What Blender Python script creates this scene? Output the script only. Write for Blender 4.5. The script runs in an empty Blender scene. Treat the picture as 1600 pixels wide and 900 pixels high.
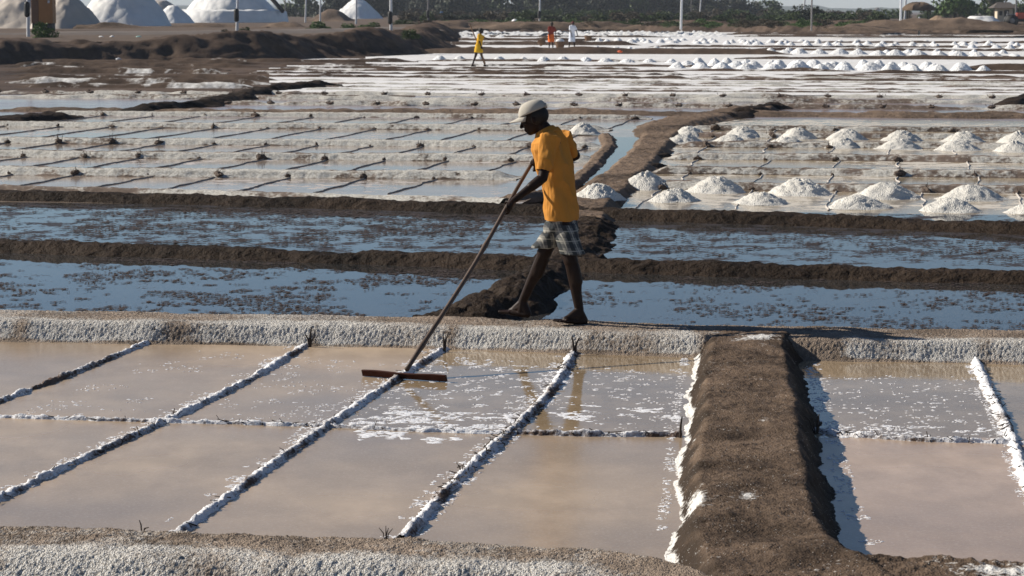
import bpy, bmesh, math, random
import numpy as np
from mathutils import Vector, Matrix

random.seed(7)
RNG = np.random.default_rng(11)
R = math.radians
SC = bpy.context.scene
COL = SC.collection

# ------------------------------------------------------------------ camera
F_PX, CAM_Z, HORIZON = 3900.0, 2.42, 16.0
PITCH = math.atan((450 - HORIZON) / F_PX)
cam_d = bpy.data.cameras.new('camera')
cam = bpy.data.objects.new('camera', cam_d); COL.objects.link(cam)
cam.location = (0, 0, CAM_Z)
cam.rotation_euler = (math.pi / 2 - PITCH, 0, 0)
cam_d.sensor_width = 36.0
cam_d.lens = F_PX / 1600 * 36
cam_d.clip_start = 0.1
cam_d.clip_end = 20000
cam_d.dof.use_dof = True
cam_d.dof.focus_distance = 17.6
cam_d.dof.aperture_fstop = 11
SC.camera = cam

# ------------------------------------------------------------------ sky, sun, exposure
SUN_AZ, SUN_EL = R(-72), R(30)          # azimuth from +Y towards +X
w = bpy.data.worlds.new('World'); SC.world = w; w.use_nodes = True
nt = w.node_tree; bg = nt.nodes['Background']
sky = nt.nodes.new('ShaderNodeTexSky'); sky.sky_type = 'NISHITA'
sky.sun_disc = False
sky.sun_elevation = SUN_EL; sky.sun_rotation = SUN_AZ
sky.air_density = 0.75; sky.dust_density = 0.0; sky.ozone_density = 2.8
nt.links.new(sky.outputs[0], bg.inputs[0]); bg.inputs[1].default_value = 0.055
sun_d = bpy.data.lights.new('sun', 'SUN'); sun_d.energy = 5.0; sun_d.angle = R(0.5)
sun_d.color = (1.0, 0.92, 0.80)
sun = bpy.data.objects.new('sun', sun_d); COL.objects.link(sun)
to_sun = Vector((math.sin(SUN_AZ) * math.cos(SUN_EL), math.cos(SUN_AZ) * math.cos(SUN_EL), math.sin(SUN_EL)))
sun.rotation_euler = to_sun.to_track_quat('Z', 'Y').to_euler()
SC.view_settings.view_transform = 'Standard'
SC.view_settings.look = 'None'
SC.view_settings.gamma = 1.0
SC.view_settings.exposure = 0.5
SC.render.engine = 'CYCLES'
SC.render.resolution_x, SC.render.resolution_y = 1024, 576

# ------------------------------------------------------------------ geometry helpers
cp, sp_ = math.cos(PITCH), math.sin(PITCH)
def ray(px, py):
    a, b = px - 800.0, 450.0 - py
    return np.array([a, F_PX * cp + b * sp_, -F_PX * sp_ + b * cp])
def G(px, py, z=0.0):
    """point of the plane at height z that the photograph shows at px, py"""
    d = ray(px, py); t = (z - CAM_Z) / d[2]
    return np.array([d[0] * t, d[1] * t, z])
def J(px, py, Y):
    """point at depth Y"""
    d = ray(px, py); t = Y / d[1]
    return np.array([d[0] * t, Y, CAM_Z + d[2] * t])
ANG = math.atan(3900 / 23800.0)
UV_U = np.array([math.cos(ANG), -math.sin(ANG)])
UV_V = np.array([math.sin(ANG), math.cos(ANG)])
def W2(u, v): return UV_U * u + UV_V * v
def toUV(p): return float(np.dot(p[:2], UV_U)), float(np.dot(p[:2], UV_V))

def _hash(ix, iy, iz, seed):
    h = (ix.astype(np.int64) * 374761393 + iy.astype(np.int64) * 668265263 + iz.astype(np.int64) * 2147483647 + seed * 974634777) & 0xFFFFFFFF
    h = ((h ^ (h >> 13)) * 1274126177) & 0xFFFFFFFF
    h = (h ^ (h >> 16)) & 0xFFFFFFFF
    h = (h * 2246822519) & 0xFFFFFFFF
    return ((h ^ (h >> 15)) & 0xFFFF) / 65535.0
def noise(p, scale, seed=0):
    q = np.asarray(p, float) * scale
    i = np.floor(q).astype(np.int64); f = q - i
    f = f * f * f * (f * (f * 6 - 15) + 10)
    out = 0
    for dx in (0, 1):
        wx = f[:, 0] if dx else 1 - f[:, 0]
        for dy in (0, 1):
            wy = f[:, 1] if dy else 1 - f[:, 1]
            for dz in (0, 1):
                wz = f[:, 2] if dz else 1 - f[:, 2]
                out = out + wx * wy * wz * _hash(i[:, 0] + dx, i[:, 1] + dy, i[:, 2] + dz, seed)
    return out * 2 - 1
def fbm(p, scale, octv=3, seed=0, gain=0.5):
    a, s, out = 1.0, scale, 0
    for k in range(octv):
        out = out + a * noise(p, s, seed + k * 17); a *= gain; s *= 2.03
    return out
def sstep(a, b, x):
    t = np.clip((x - a) / (b - a), 0, 1); return t * t * (3 - 2 * t)

def mesh_obj(name, verts, faces, mat, parent=None, smooth=True, attrs=None, loc=None):
    me = bpy.data.meshes.new(name)
    verts = np.asarray(verts, float)
    if loc is not None: verts = verts - np.asarray(loc, float)
    me.from_pydata(verts.tolist(), [], faces if isinstance(faces, list) else faces.tolist())
    if smooth: me.shade_smooth()
    if attrs:
        for k, a in attrs.items():
            at = me.attributes.new(k, 'FLOAT', 'POINT'); at.data.foreach_set('value', np.asarray(a, np.float32))
    if mat: me.materials.append(mat)
    o = bpy.data.objects.new(name, me); COL.objects.link(o)
    if loc is not None: o.location = tuple(loc)
    if parent: o.parent = parent
    return o
def struct(o, label=None):
    o['kind'] = 'structure'
    if label: o['label'] = label
    return o
def tag(o, label, cat, group=None):
    o['label'] = label; o['category'] = cat
    if group: o['group'] = group
    return o
def empty(name, loc, rz=0.0):
    o = bpy.data.objects.new(name, None); COL.objects.link(o)
    o.location = tuple(loc); o.rotation_euler = (0, 0, rz); o.empty_display_size = 0.2
    return o
def grid_faces(n, m):
    i = np.arange(n - 1)[:, None] * m + np.arange(m - 1)[None, :]
    return np.stack([i, i + m, i + m + 1, i + 1], -1).reshape(-1, 4)
def copy_tree(o, parent=None):
    c = o.copy(); COL.objects.link(c)
    if parent: c.parent = parent
    for ch in o.children: copy_tree(ch, c)
    return c

# ------------------------------------------------------------------ materials
def new_mat(name):
    m = bpy.data.materials.new(name); m.use_nodes = True
    t = m.node_tree; b = t.nodes['Principled BSDF']
    return m, t, b
def N(t, kind, **kw):
    n = t.nodes.new(kind)
    for k, v in kw.items():
        if k.startswith('i_'):
            key = k[2:]; key = int(key) if key.isdigit() else key
            n.inputs[key].default_value = v
        else: setattr(n, k, v)
    return n
def pos(t, scale=(1, 1, 1)):
    g = N(t, 'ShaderNodeNewGeometry'); m = N(t, 'ShaderNodeMapping'); m.inputs['Scale'].default_value = scale
    t.links.new(g.outputs['Position'], m.inputs['Vector']); return m.outputs[0]
def ramp(t, src, stops):
    r = N(t, 'ShaderNodeValToRGB'); e = r.color_ramp.elements
    while len(e) < len(stops): e.new(0.5)
    for k, (p_, c) in enumerate(stops):
        e[k].position = p_; e[k].color = c if len(c) == 4 else (*c, 1)
    t.links.new(src, r.inputs[0]); return r.outputs[0]
def g3(v): return (v, v, v, 1)
def mixc(t, fac, a, b):
    m = N(t, 'ShaderNodeMix', data_type='RGBA')
    for s, x in ((0, fac), (6, a), (7, b)):
        if isinstance(x, (tuple, list)): m.inputs[s].default_value = x if len(x) == 4 else (*x, 1)
        elif isinstance(x, (int, float)): m.inputs[s].default_value = x
        else: t.links.new(x, m.inputs[s])
    return m.outputs[2]
def math_n(t, op, a, b=0.0, clamp=False):
    m = N(t, 'ShaderNodeMath', operation=op); m.use_clamp = clamp
    for s, x in ((0, a), (1, b)):
        if isinstance(x, (int, float)): m.inputs[s].default_value = x
        else: t.links.new(x, m.inputs[s])
    return m.outputs[0]
def tex_noise(t, vec, scale, detail=4, rough=0.55):
    n = N(t, 'ShaderNodeTexNoise'); n.inputs['Scale'].default_value = scale
    n.inputs['Detail'].default_value = detail; n.inputs['Roughness'].default_value = rough
    t.links.new(vec, n.inputs['Vector']); return n.outputs[0]
def tex_vor(t, vec, scale, feature='F1'):
    n = N(t, 'ShaderNodeTexVoronoi', feature=feature); n.inputs['Scale'].default_value = scale
    t.links.new(vec, n.inputs['Vector']); return n.outputs['Distance']
def bump(t, b, h, strength, dist):
    n = N(t, 'ShaderNodeBump'); n.inputs['Strength'].default_value = strength; n.inputs['Distance'].default_value = dist
    t.links.new(h, n.inputs['Height']); t.links.new(n.outputs[0], b.inputs['Normal'])

def mat_bank(name, mud_a, mud_b, salt_a, salt_b, grain, thr=0.5, rough=0.75, bs=0.6, bd=0.012, speck=0.0, soft=0.13):
    m, t, b = new_mat(name); p = pos(t)
    at = N(t, 'ShaderNodeAttribute', attribute_name='salt')
    n1 = tex_noise(t, p, grain * 0.35, 5, 0.65)
    n2 = tex_noise(t, p, grain * 0.06, 3)
    v = tex_vor(t, p, grain)
    s = math_n(t, 'ADD', at.outputs['Fac'], math_n(t, 'MULTIPLY', math_n(t, 'SUBTRACT', n1, 0.5), 1.5))
    s = math_n(t, 'ADD', s, math_n(t, 'MULTIPLY', math_n(t, 'SUBTRACT', n2, 0.5), 0.7))
    mask = ramp(t, s, [(max(0.0, thr - soft), g3(0)), (min(1.0, thr + soft), g3(1))])
    mud = mixc(t, ramp(t, n1, [(0.3, g3(0)), (0.7, g3(1))]), mud_a, mud_b)
    n6 = tex_noise(t, p, grain * 0.022, 3)
    mud = mixc(t, ramp(t, n6, [(0.38, g3(0)), (0.66, g3(0.6))]), mud, tuple(min(1, c * 1.35) for c in mud_b))
    mud = mixc(t, ramp(t, n6, [(0.30, g3(0.6)), (0.46, g3(0))]), mud, mud_a)
    wa = N(t, 'ShaderNodeAttribute', attribute_name='wet'); mud = mixc(t, wa.outputs['Fac'], mud, tuple(c * 0.55 for c in mud_a))
    salt = mixc(t, ramp(t, v, [(0.15, g3(0)), (0.75, g3(1))]), salt_a, salt_b)
    if speck:
        v3 = tex_vor(t, p, grain * 0.55); mask = math_n(t, 'MAXIMUM', mask, math_n(t, 'MULTIPLY', ramp(t, v3, [(0.10, g3(1)), (0.17, g3(0))]), ramp(t, n2, [(0.40, g3(0)), (0.62, g3(speck))])))
    t.links.new(mixc(t, mask, mud, salt), b.inputs['Base Color'])
    b.inputs['Roughness'].default_value = rough; b.inputs['Specular IOR Level'].default_value = 0.08
    h = math_n(t, 'SUBTRACT', n1, math_n(t, 'MULTIPLY', v, 0.8 if grain > 40 else 0.12))
    bump(t, b, h, bs, bd)
    return m
SALT_A, SALT_B = (0.77, 0.76, 0.735), (0.50, 0.485, 0.46)
M_BUND = mat_bank('salt_crusted_bund', (0.12, 0.092, 0.07), (0.28, 0.222, 0.175), (0.80, 0.785, 0.75), (0.34, 0.315, 0.28), 120, bs=0.85, bd=0.010, soft=0.30)
M_DIV = mat_bank('salt_ridge', (0.05, 0.035, 0.027), (0.13, 0.09, 0.07), (0.84, 0.84, 0.85), (0.6, 0.6, 0.62), 110, bs=0.5, bd=0.006, soft=0.24)
M_PATH = mat_bank('earth_path', (0.046, 0.032, 0.022), (0.135, 0.095, 0.067), SALT_A, SALT_B, 95, bs=0.7, bd=0.008, speck=0.8)
M_MUD = mat_bank('dark_mud', (0.007, 0.005, 0.0036), (0.038, 0.026, 0.018), SALT_A, SALT_B, 30, bs=1.0, bd=0.05)
M_BUNDF = mat_bank('far_bund', (0.075, 0.057, 0.045), (0.17, 0.13, 0.105), (0.62, 0.605, 0.56), (0.38, 0.36, 0.32), 30, bd=0.02)
M_EARTH = mat_bank('brown_earth', (0.055, 0.04, 0.029), (0.18, 0.13, 0.094), SALT_A, SALT_B, 16, bs=0.9, bd=0.07)
M_MUDFAR = mat_bank('far_mud', (0.03, 0.021, 0.016), (0.10, 0.07, 0.052), SALT_A, SALT_B, 6, bd=0.06)

def mat_salt(name, a, b_, grain, bd):
    m, t, b = new_mat(name); p = pos(t)
    v = tex_vor(t, p, grain); n = tex_noise(t, p, grain * 0.12, 4)
    c = mixc(t, ramp(t, v, [(0.1, g3(0)), (0.8, g3(1))]), a, b_)
    c = mixc(t, ramp(t, n, [(0.35, g3(0.0)), (0.75, g3(0.45))]), c, (0.5, 0.47, 0.42, 1))
    t.links.new(c, b.inputs['Base Color']); b.inputs['Roughness'].default_value = 0.65; b.inputs['Specular IOR Level'].default_value = 0.15
    bump(t, b, math_n(t, 'SUBTRACT', n, v), 0.7, bd)
    return m
M_HEAP = mat_salt('heaped_salt', (0.82, 0.80, 0.75), (0.58, 0.56, 0.51), 62, 0.018)
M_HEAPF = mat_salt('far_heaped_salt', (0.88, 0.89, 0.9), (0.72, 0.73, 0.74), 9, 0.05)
M_MOUND = mat_salt('mound_salt', (0.86, 0.86, 0.85), (0.78, 0.78, 0.77), 1.2, 0.1)
M_MOUNDG = mat_salt('grey_mound_salt', (0.50, 0.44, 0.38), (0.42, 0.37, 0.32), 1.0, 0.12)
M_FLAT = mat_salt('salt_flat', (0.84, 0.84, 0.85), (0.70, 0.69, 0.68), 3.0, 0.03)

def mat_water(name, base_a, base_b, rough, nscale, bumps, cloud=0.75, ior=1.33, flake=None):
    """turbid brine: coloured body, glossy skin"""
    m, t, b = new_mat(name); p = pos(t)
    n = tex_noise(t, p, nscale, 5, 0.6)
    c = mixc(t, ramp(t, n, [(0.3, g3(0)), (0.7, g3(1))]), base_a, base_b)
    n3 = tex_noise(t, pos(t, (1, 0.55, 1)), nscale * 3.2, 6, 0.65); n4 = tex_noise(t, p, nscale * 0.35, 3)
    c = mixc(t, math_n(t, 'MULTIPLY', ramp(t, n3, [(0.42, g3(0)), (0.72, g3(1))]), cloud), c, tuple(min(1, x * 1.3) for x in base_b))
    c = mixc(t, math_n(t, 'MULTIPLY', ramp(t, n4, [(0.35, g3(1)), (0.6, g3(0))]), cloud), c, tuple(x * 0.78 for x in base_a))
    n5 = tex_noise(t, p, 55, 3, 0.7)
    c = mixc(t, math_n(t, 'MULTIPLY', ramp(t, n5, [(0.52, g3(0)), (0.70, g3(1))]), 0.30 * cloud), c, (0.62, 0.58, 0.53, 1))
    ro = math_n(t, 'ADD', rough * 0.6, math_n(t, 'MULTIPLY', ramp(t, n4, [(0.3, g3(0)), (0.7, g3(1))]), rough * 0.8))
    if flake:
        f1 = tex_noise(t, p, flake[0], 6, 0.7); f2 = tex_noise(t, p, flake[0] * 0.12, 2)
        f = math_n(t, 'ADD', f1, math_n(t, 'MULTIPLY', math_n(t, 'SUBTRACT', f2, 0.5), flake[3]))
        mk = ramp(t, f, [(flake[1], g3(0)), (flake[1] + 0.035, g3(1))])
        c = mixc(t, mk, c, flake[2])
        ro = math_n(t, 'ADD', ro, math_n(t, 'MULTIPLY', mk, 0.5))
        sp = math_n(t, 'SUBTRACT', 0.5, math_n(t, 'MULTIPLY', mk, 0.38))
        t.links.new(sp, b.inputs['Specular IOR Level'])
    t.links.new(c, b.inputs['Base Color']); t.links.new(ro, b.inputs['Roughness'])
    b.inputs['IOR'].default_value = ior
    r1 = tex_noise(t, p, bumps[0], 3); r2 = tex_noise(t, p, bumps[0] * 0.22, 2)
    bump(t, b, math_n(t, 'ADD', r1, r2), bumps[1], bumps[2])
    return m
M_BRINE = mat_water('turbid_brine', (0.34, 0.255, 0.175), (0.43, 0.33, 0.235), 0.24, 1.1, (26, 0.2, 0.004))
M_BRINE2 = mat_water('pink_brine', (0.36, 0.262, 0.19), (0.44, 0.33, 0.25), 0.22, 1.2, (26, 0.25, 0.004))
M_GLOSS = mat_water('clear_brine', (0.27, 0.195, 0.115), (0.34, 0.255, 0.165), 0.05, 2.0, (16, 0.16, 0.004))
M_POND = mat_water('dark_pond', (0.012, 0.014, 0.016), (0.03, 0.028, 0.026), 0.03, 0.7, (7, 0.05, 0.004),
                   flake=(24.0, 0.635, (0.045, 0.035, 0.032), 0.5))
M_POND2 = mat_water('scummy_pond', (0.014, 0.015, 0.017), (0.03, 0.028, 0.026), 0.04, 0.7, (7, 0.05, 0.004),
                    flake=(20.0, 0.55, (0.05, 0.043, 0.042), 1.1))
M_MIDW = mat_water('mid_pan_brine', (0.25, 0.19, 0.145), (0.36, 0.285, 0.225), 0.10, 0.8, (6, 0.15, 0.006), flake=(3.2, 0.60, (0.50, 0.46, 0.43), 0.5))
M_MIDR = mat_water('ochre_pan_brine', (0.30, 0.235, 0.15), (0.42, 0.34, 0.23), 0.14, 0.8, (6, 0.2, 0.006), flake=(3.0, 0.55, (0.55, 0.51, 0.45), 0.6))
M_PURP = mat_water('purple_pan_brine', (0.24, 0.19, 0.185), (0.31, 0.25, 0.24), 0.16, 0.6, (5, 0.15, 0.008))
M_CREEK = mat_water('creek_water', (0.05, 0.05, 0.05), (0.08, 0.07, 0.065), 0.06, 0.8, (6, 0.1, 0.005))

def mat_plain(name, col, rough=0.7, var=0.25, scale=8.0, spec=0.4, bs=0.2, bd=0.01, metallic=0.0):
    m, t, b = new_mat(name)
    tc = N(t, 'ShaderNodeTexCoord'); n = tex_noise(t, tc.outputs['Object'], scale, 4)
    lo = tuple(c * (1 - var) for c in col); hi = tuple(min(1, c * (1 + var)) for c in col)
    t.links.new(mixc(t, n, lo, hi), b.inputs['Base Color'])
    b.inputs['Roughness'].default_value = rough; b.inputs['Specular IOR Level'].default_value = spec
    b.inputs['Metallic'].default_value = metallic
    bump(t, b, n, bs, bd)
    return m
M_SKIN = mat_plain('dark_skin', (0.019, 0.0095, 0.0062), 0.5, 0.3, 18, 0.14, 0.1, 0.003)
M_HAIR = mat_plain('black_hair', (0.008, 0.007, 0.007), 0.7, 0.3, 60)
M_SHIRT = mat_plain('orange_cotton', (0.52, 0.225, 0.04), 0.9, 0.18, 7, 0.2, 0.15, 0.003)
M_CAP = mat_plain('off_white_cap', (0.44, 0.41, 0.355), 0.85, 0.12, 30, 0.2, 0.2, 0.003)
M_WOOD = mat_plain('weathered_pole', (0.085, 0.055, 0.038), 0.6, 0.4, 14, 0.4, 0.3, 0.004)
M_RAKE = mat_plain('red_brown_board', (0.050, 0.013, 0.006), 0.75, 0.4, 12, 0.2, 0.3, 0.004)
M_TWIG = mat_plain('dark_twig', (0.04, 0.028, 0.021), 0.8, 0.4, 20)
M_POLE = mat_plain('white_pole', (0.62, 0.63, 0.65), 0.6, 0.15, 3)
M_BLACK = mat_plain('black_band', (0.015, 0.015, 0.016), 0.6, 0.3, 3)
M_GREYPOLE = mat_plain('grey_pole', (0.2, 0.19, 0.19), 0.7, 0.2, 3)
M_BASKET = mat_plain('wicker', (0.13, 0.07, 0.035), 0.8, 0.4, 30)
M_ALGAE = mat_plain('algae_flake', (0.05, 0.036, 0.032), 0.75, 0.5, 5, 0.25)
M_FOAM = mat_plain('salt_flake', (0.80, 0.80, 0.82), 0.6, 0.1, 5, 0.4)

def mat_plaid():
    m, t, b = new_mat('plaid_cotton')
    tc = N(t, 'ShaderNodeTexCoord'); sx = N(t, 'ShaderNodeSeparateXYZ')
    t.links.new(tc.outputs['Object'], sx.inputs[0])
    hx = math_n(t, 'ADD', math_n(t, 'MULTIPLY', sx.outputs[0], 0.9), math_n(t, 'MULTIPLY', sx.outputs[1], 0.35))
    hx = math_n(t, 'ADD', hx, math_n(t, 'MULTIPLY', sx.outputs[2], 0.25))
    def bands(src, per, lo, hi, off=0.0):
        f = math_n(t, 'FRACT', math_n(t, 'ADD', math_n(t, 'DIVIDE', src, per), off))
        return ramp(t, f, [(lo, g3(0)), (lo + 0.03, g3(1)), (hi, g3(1)), (hi + 0.03, g3(0))])
    c = mixc(t, bands(hx, 0.075, 0.05, 0.45), (0.20, 0.195, 0.18), (0.045, 0.05, 0.05))
    c = mixc(t, math_n(t, 'MULTIPLY', bands(sx.outputs[2], 0.07, 0.1, 0.5), 0.62), c, (0.035, 0.04, 0.05))
    c = mixc(t, math_n(t, 'MULTIPLY', bands(hx, 0.075, 0.68, 0.78), 0.8), c, (0.42, 0.40, 0.34))
    c = mixc(t, math_n(t, 'MULTIPLY', bands(sx.outputs[2], 0.07, 0.72, 0.82), 0.7), c, (0.40, 0.38, 0.33))
    t.links.new(c, b.inputs['Base Color']); b.inputs['Roughness'].default_value = 0.9
    b.inputs['Specular IOR Level'].default_value = 0.2
    return m
M_PLAID = mat_plaid()

def mat_leaf(name, a, b_):
    m, t, b = new_mat(name)
    oi = N(t, 'ShaderNodeObjectInfo'); g = N(t, 'ShaderNodeNewGeometry')
    n = tex_noise(t, pos(t), 0.9, 2)
    f = math_n(t, 'ADD', math_n(t, 'MULTIPLY', g.outputs['Random Per Island'], 0.6), math_n(t, 'MULTIPLY', oi.outputs['Random'], 0.4))
    t.links.new(mixc(t, f, a, b_), b.inputs['Base Color'])
    b.inputs['Roughness'].default_value = 0.6; b.inputs['Specular IOR Level'].default_value = 0.2
    return m
M_LEAF = mat_leaf('green_leaf', (0.022, 0.04, 0.012), (0.075, 0.11, 0.03))
M_LEAFB = mat_leaf('bright_leaf', (0.035, 0.075, 0.015), (0.10, 0.17, 0.04))
M_LEAFD = mat_leaf('dark_leaf', (0.016, 0.022, 0.012), (0.045, 0.055, 0.028))
M_DRY = mat_leaf('dry_scrub', (0.04, 0.034, 0.02), (0.11, 0.088, 0.055))
M_BARK = mat_plain('bark', (0.06, 0.045, 0.035), 0.9, 0.3, 6)

# ------------------------------------------------------------------ swept earth banks
def resample(pts, ds):
    pts = np.asarray(pts, float)
    # Catmull-Rom through the control points
    P = np.vstack([2 * pts[0] - pts[1], pts, 2 * pts[-1] - pts[-2]])
    out = []
    for i in range(1, len(P) - 2):
        for k in range(24):
            t_ = k / 24.0
            out.append(0.5 * ((2 * P[i]) + (-P[i - 1] + P[i + 1]) * t_ + (2 * P[i - 1] - 5 * P[i] + 4 * P[i + 1] - P[i + 2]) * t_ ** 2
                              + (-P[i - 1] + 3 * P[i] - 3 * P[i + 1] + P[i + 2]) * t_ ** 3))
    out.append(P[-2]); out = np.array(out)
    d = np.r_[0, np.cumsum(np.linalg.norm(np.diff(out[:, :2], axis=0), axis=1))]
    n = max(3, int(d[-1] / ds) + 1)
    q = np.linspace(0, d[-1], n)
    return np.stack([np.interp(q, d, out[:, k]) for k in range(out.shape[1])], 1), q
def bank(name, pts, mat, ds, nprof, amps, saltfn, slope=0.5, base=-0.07, taper=(0, 0), seed=0, label=None, hwob=0.0, wwob=0.0, parent=None, wetfn=None, prints=()):
    """pts: rows (x, y, half width left of travel, half width right of travel, height);
    profile coordinate t runs -1 (left of travel) .. +1 (right of travel)"""
    C, q = resample(pts, ds)
    d = np.gradient(C[:, :2], axis=0); d /= np.linalg.norm(d, axis=1)[:, None] + 1e-9
    right = np.stack([d[:, 1], -d[:, 0]], 1)
    n = len(C); L = q[-1]
    tt = np.linspace(-1.15, 1.15, nprof)
    line = np.stack([q, np.full(n, seed * 3.7), np.zeros(n)], 1)
    h = C[:, 4].copy()
    if hwob: h = h * (1 + hwob * fbm(line, 2.2 / max(C[:, 2].mean() * 2, 0.05) * 0.4, 3, seed))
    if taper[0]: h *= sstep(0, taper[0], q)
    if taper[1]: h *= sstep(0, taper[1], L - q)
    hl, hr = C[:, 2].copy(), C[:, 3].copy()
    if wwob:
        sc = 0.5 / max(hl.mean(), 0.03)
        hl *= 1 + wwob * fbm(line, sc, 3, seed + 5); hr *= 1 + wwob * fbm(line, sc, 3, seed + 9)
    T = np.broadcast_to(tt[None, :], (n, nprof))
    off = np.where(T < 0, T * hl[:, None], T * hr[:, None])
    prof = sstep(0, slope, 1 - np.abs(T))
    z = np.where(np.abs(T) > 1, base * sstep(1, 1.15, np.abs(T)), 0) + prof * h[:, None]
    X = C[:, 0][:, None] + right[:, 0][:, None] * off
    Y = C[:, 1][:, None] + right[:, 1][:, None] * off
    V = np.stack([X, Y, z], -1)
    du = np.gradient(V, axis=0); dv = np.gradient(V, axis=1)
    nr = np.cross(dv, du); nr /= np.linalg.norm(nr, axis=-1)[..., None] + 1e-9
    nr *= np.sign(nr[..., 2:3] + 1e-6)
    P = V.reshape(-1, 3)
    disp = np.zeros(len(P))
    for (sc, amp, oc, kind) in amps:
        f = fbm(P, sc, oc, seed + int(sc * 10) % 97)
        if kind == 'r': f = 1 - 2 * np.abs(f)
        disp += amp * f
    for (fx, fy, fa) in prints:
        ex, ey = P[:, 0] - fx, P[:, 1] - fy; c_, s_ = math.cos(fa), math.sin(fa)
        r2 = ((ex * c_ - ey * s_) / 0.055) ** 2 + ((ex * s_ + ey * c_) / 0.13) ** 2
        disp += -0.005 * np.exp(-r2 ** 2) + 0.002 * np.exp(-(np.sqrt(r2) - 1.15) ** 2 / 0.04)
    edge = sstep(1.12, 0.85, np.abs(T)).reshape(-1)
    P2 = P + nr.reshape(-1, 3) * (disp * (0.25 + 0.75 * edge))[:, None]
    Wt = np.clip(wetfn(T.reshape(-1), P), 0, 1) if wetfn else np.zeros(len(P))
    S = saltfn(np.repeat(q, nprof), T.reshape(-1), P, L) if saltfn else np.zeros(len(P))
    faces = grid_faces(n, nprof)[:, ::-1]
    o = mesh_obj(name, P2, faces, mat, attrs={'salt': S, 'wet': Wt}, parent=parent)
    if parent is None: struct(o, label)
    return o
def P5(px, py, hl, hr, h, z=None):
    g = G(px, py, h if z is None else z); return (g[0], g[1], hl, hr, h)

def sheet(name, pts, mat, z, label=None):
    v = [(p[0], p[1], z) for p in pts]
    a = sum(v[i][0] * v[(i + 1) % len(v)][1] - v[(i + 1) % len(v)][0] * v[i][1] for i in range(len(v)))
    if a < 0: v = v[::-1]
    return struct(mesh_obj(name, v, [list(range(len(v)))], mat, smooth=False), label)

#@@SETTING
# ------------------------------------------------------------------ ground to the horizon
m_ground = mat_plain('ground_earth', (0.09, 0.066, 0.05), 0.9, 0.4, 0.3, 0.2, 0.3, 0.05)
struct(mesh_obj('ground', [(-9000, -200, -0.12), (9000, -200, -0.12), (9000, 14000, -0.12), (-9000, 14000, -0.12)], [[0, 1, 2, 3]], m_ground, smooth=False))

# ---- near pans: polylines of their dividers, measured on the photograph
def line(pxs): return [G(x, y)[:2] for x, y in pxs]
L0 = [(-330, 756), (-200, 706), (0, 628), (120, 582), (240, 532)]
L1 = [(-120, 838), (0, 780), (130, 718), (265, 656), (390, 594), (482, 538)]
L2 = [(268, 842), (400, 746), (512, 666), (622, 592), (696, 545)]
L3 = [(628, 846), (720, 746), (808, 666), (862, 610), (897, 552)]
LP = [(1050, 846), (1060, 760), (1066, 680), (1076, 610), (1084, 548)]
LPW = [(x + 60, y) for x, y in LP]
RP = [(1340, 860), (1300, 790), (1280, 690), (1260, 620), (1246, 550)]
RPW = [(1230, 880), (1230, 790), (1222, 690), (1212, 620), (1205, 550)]
R1 = [(1690, 880), (1612, 770), (1584, 692), (1550, 620), (1519, 556)]
R2 = [(2000, 880), (1900, 770), (1850, 692), (1780, 620), (1730, 556)]
LL = [(-700, 756), (-560, 706), (-330, 628), (-200, 582), (-60, 525)]
def split(l, yc):
    a = [q for q in l if q[1] > yc + 4]; b = [q for q in l if q[1] < yc - 4]
    xs = np.interp(-yc, [-q[1] for q in l], [q[0] for q in l])
    return a + [(xs, yc)], [(xs, yc)] + b
cells = [(LL, L0, 646, M_BRINE, M_BRINE), (L0, L1, 655, M_BRINE, M_BRINE), (L1, L2, 663, M_BRINE, M_BRINE),
         (L2, L3, 672, M_GLOSS, M_BRINE), (L3, LPW, 680, M_GLOSS, M_BRINE), (RPW, R1, 684, M_GLOSS, M_BRINE2), (R1, R2, 696, M_GLOSS, M_BRINE2)]
for k, (a, b, yc, mu, ml) in enumerate(cells):
    (al, au), (bl, bu) = split(a, yc), split(b, yc)
    def ext(l, y):   # run the sheet on under the bank behind or before it
        (x0, y0), (x1, y1) = (l[-2], l[-1]) if y < l[-1][1] else (l[1], l[0])
        return (x1 + (x1 - x0) * (y - y1) / (y1 - y0 + 1e-9) * 1.0, y)
    au2 = au + [ext(au, 518)]; bu2 = bu + [ext(bu, 518)]
    al2 = [ext(al, 905)] + al; bl2 = [ext(bl, 905)] + bl
    sheet('water', line(au2) + line(bu2)[::-1], mu, 0.0)
    sheet('water', line(al2) + line(bl2)[::-1], ml, 0.0)

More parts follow.
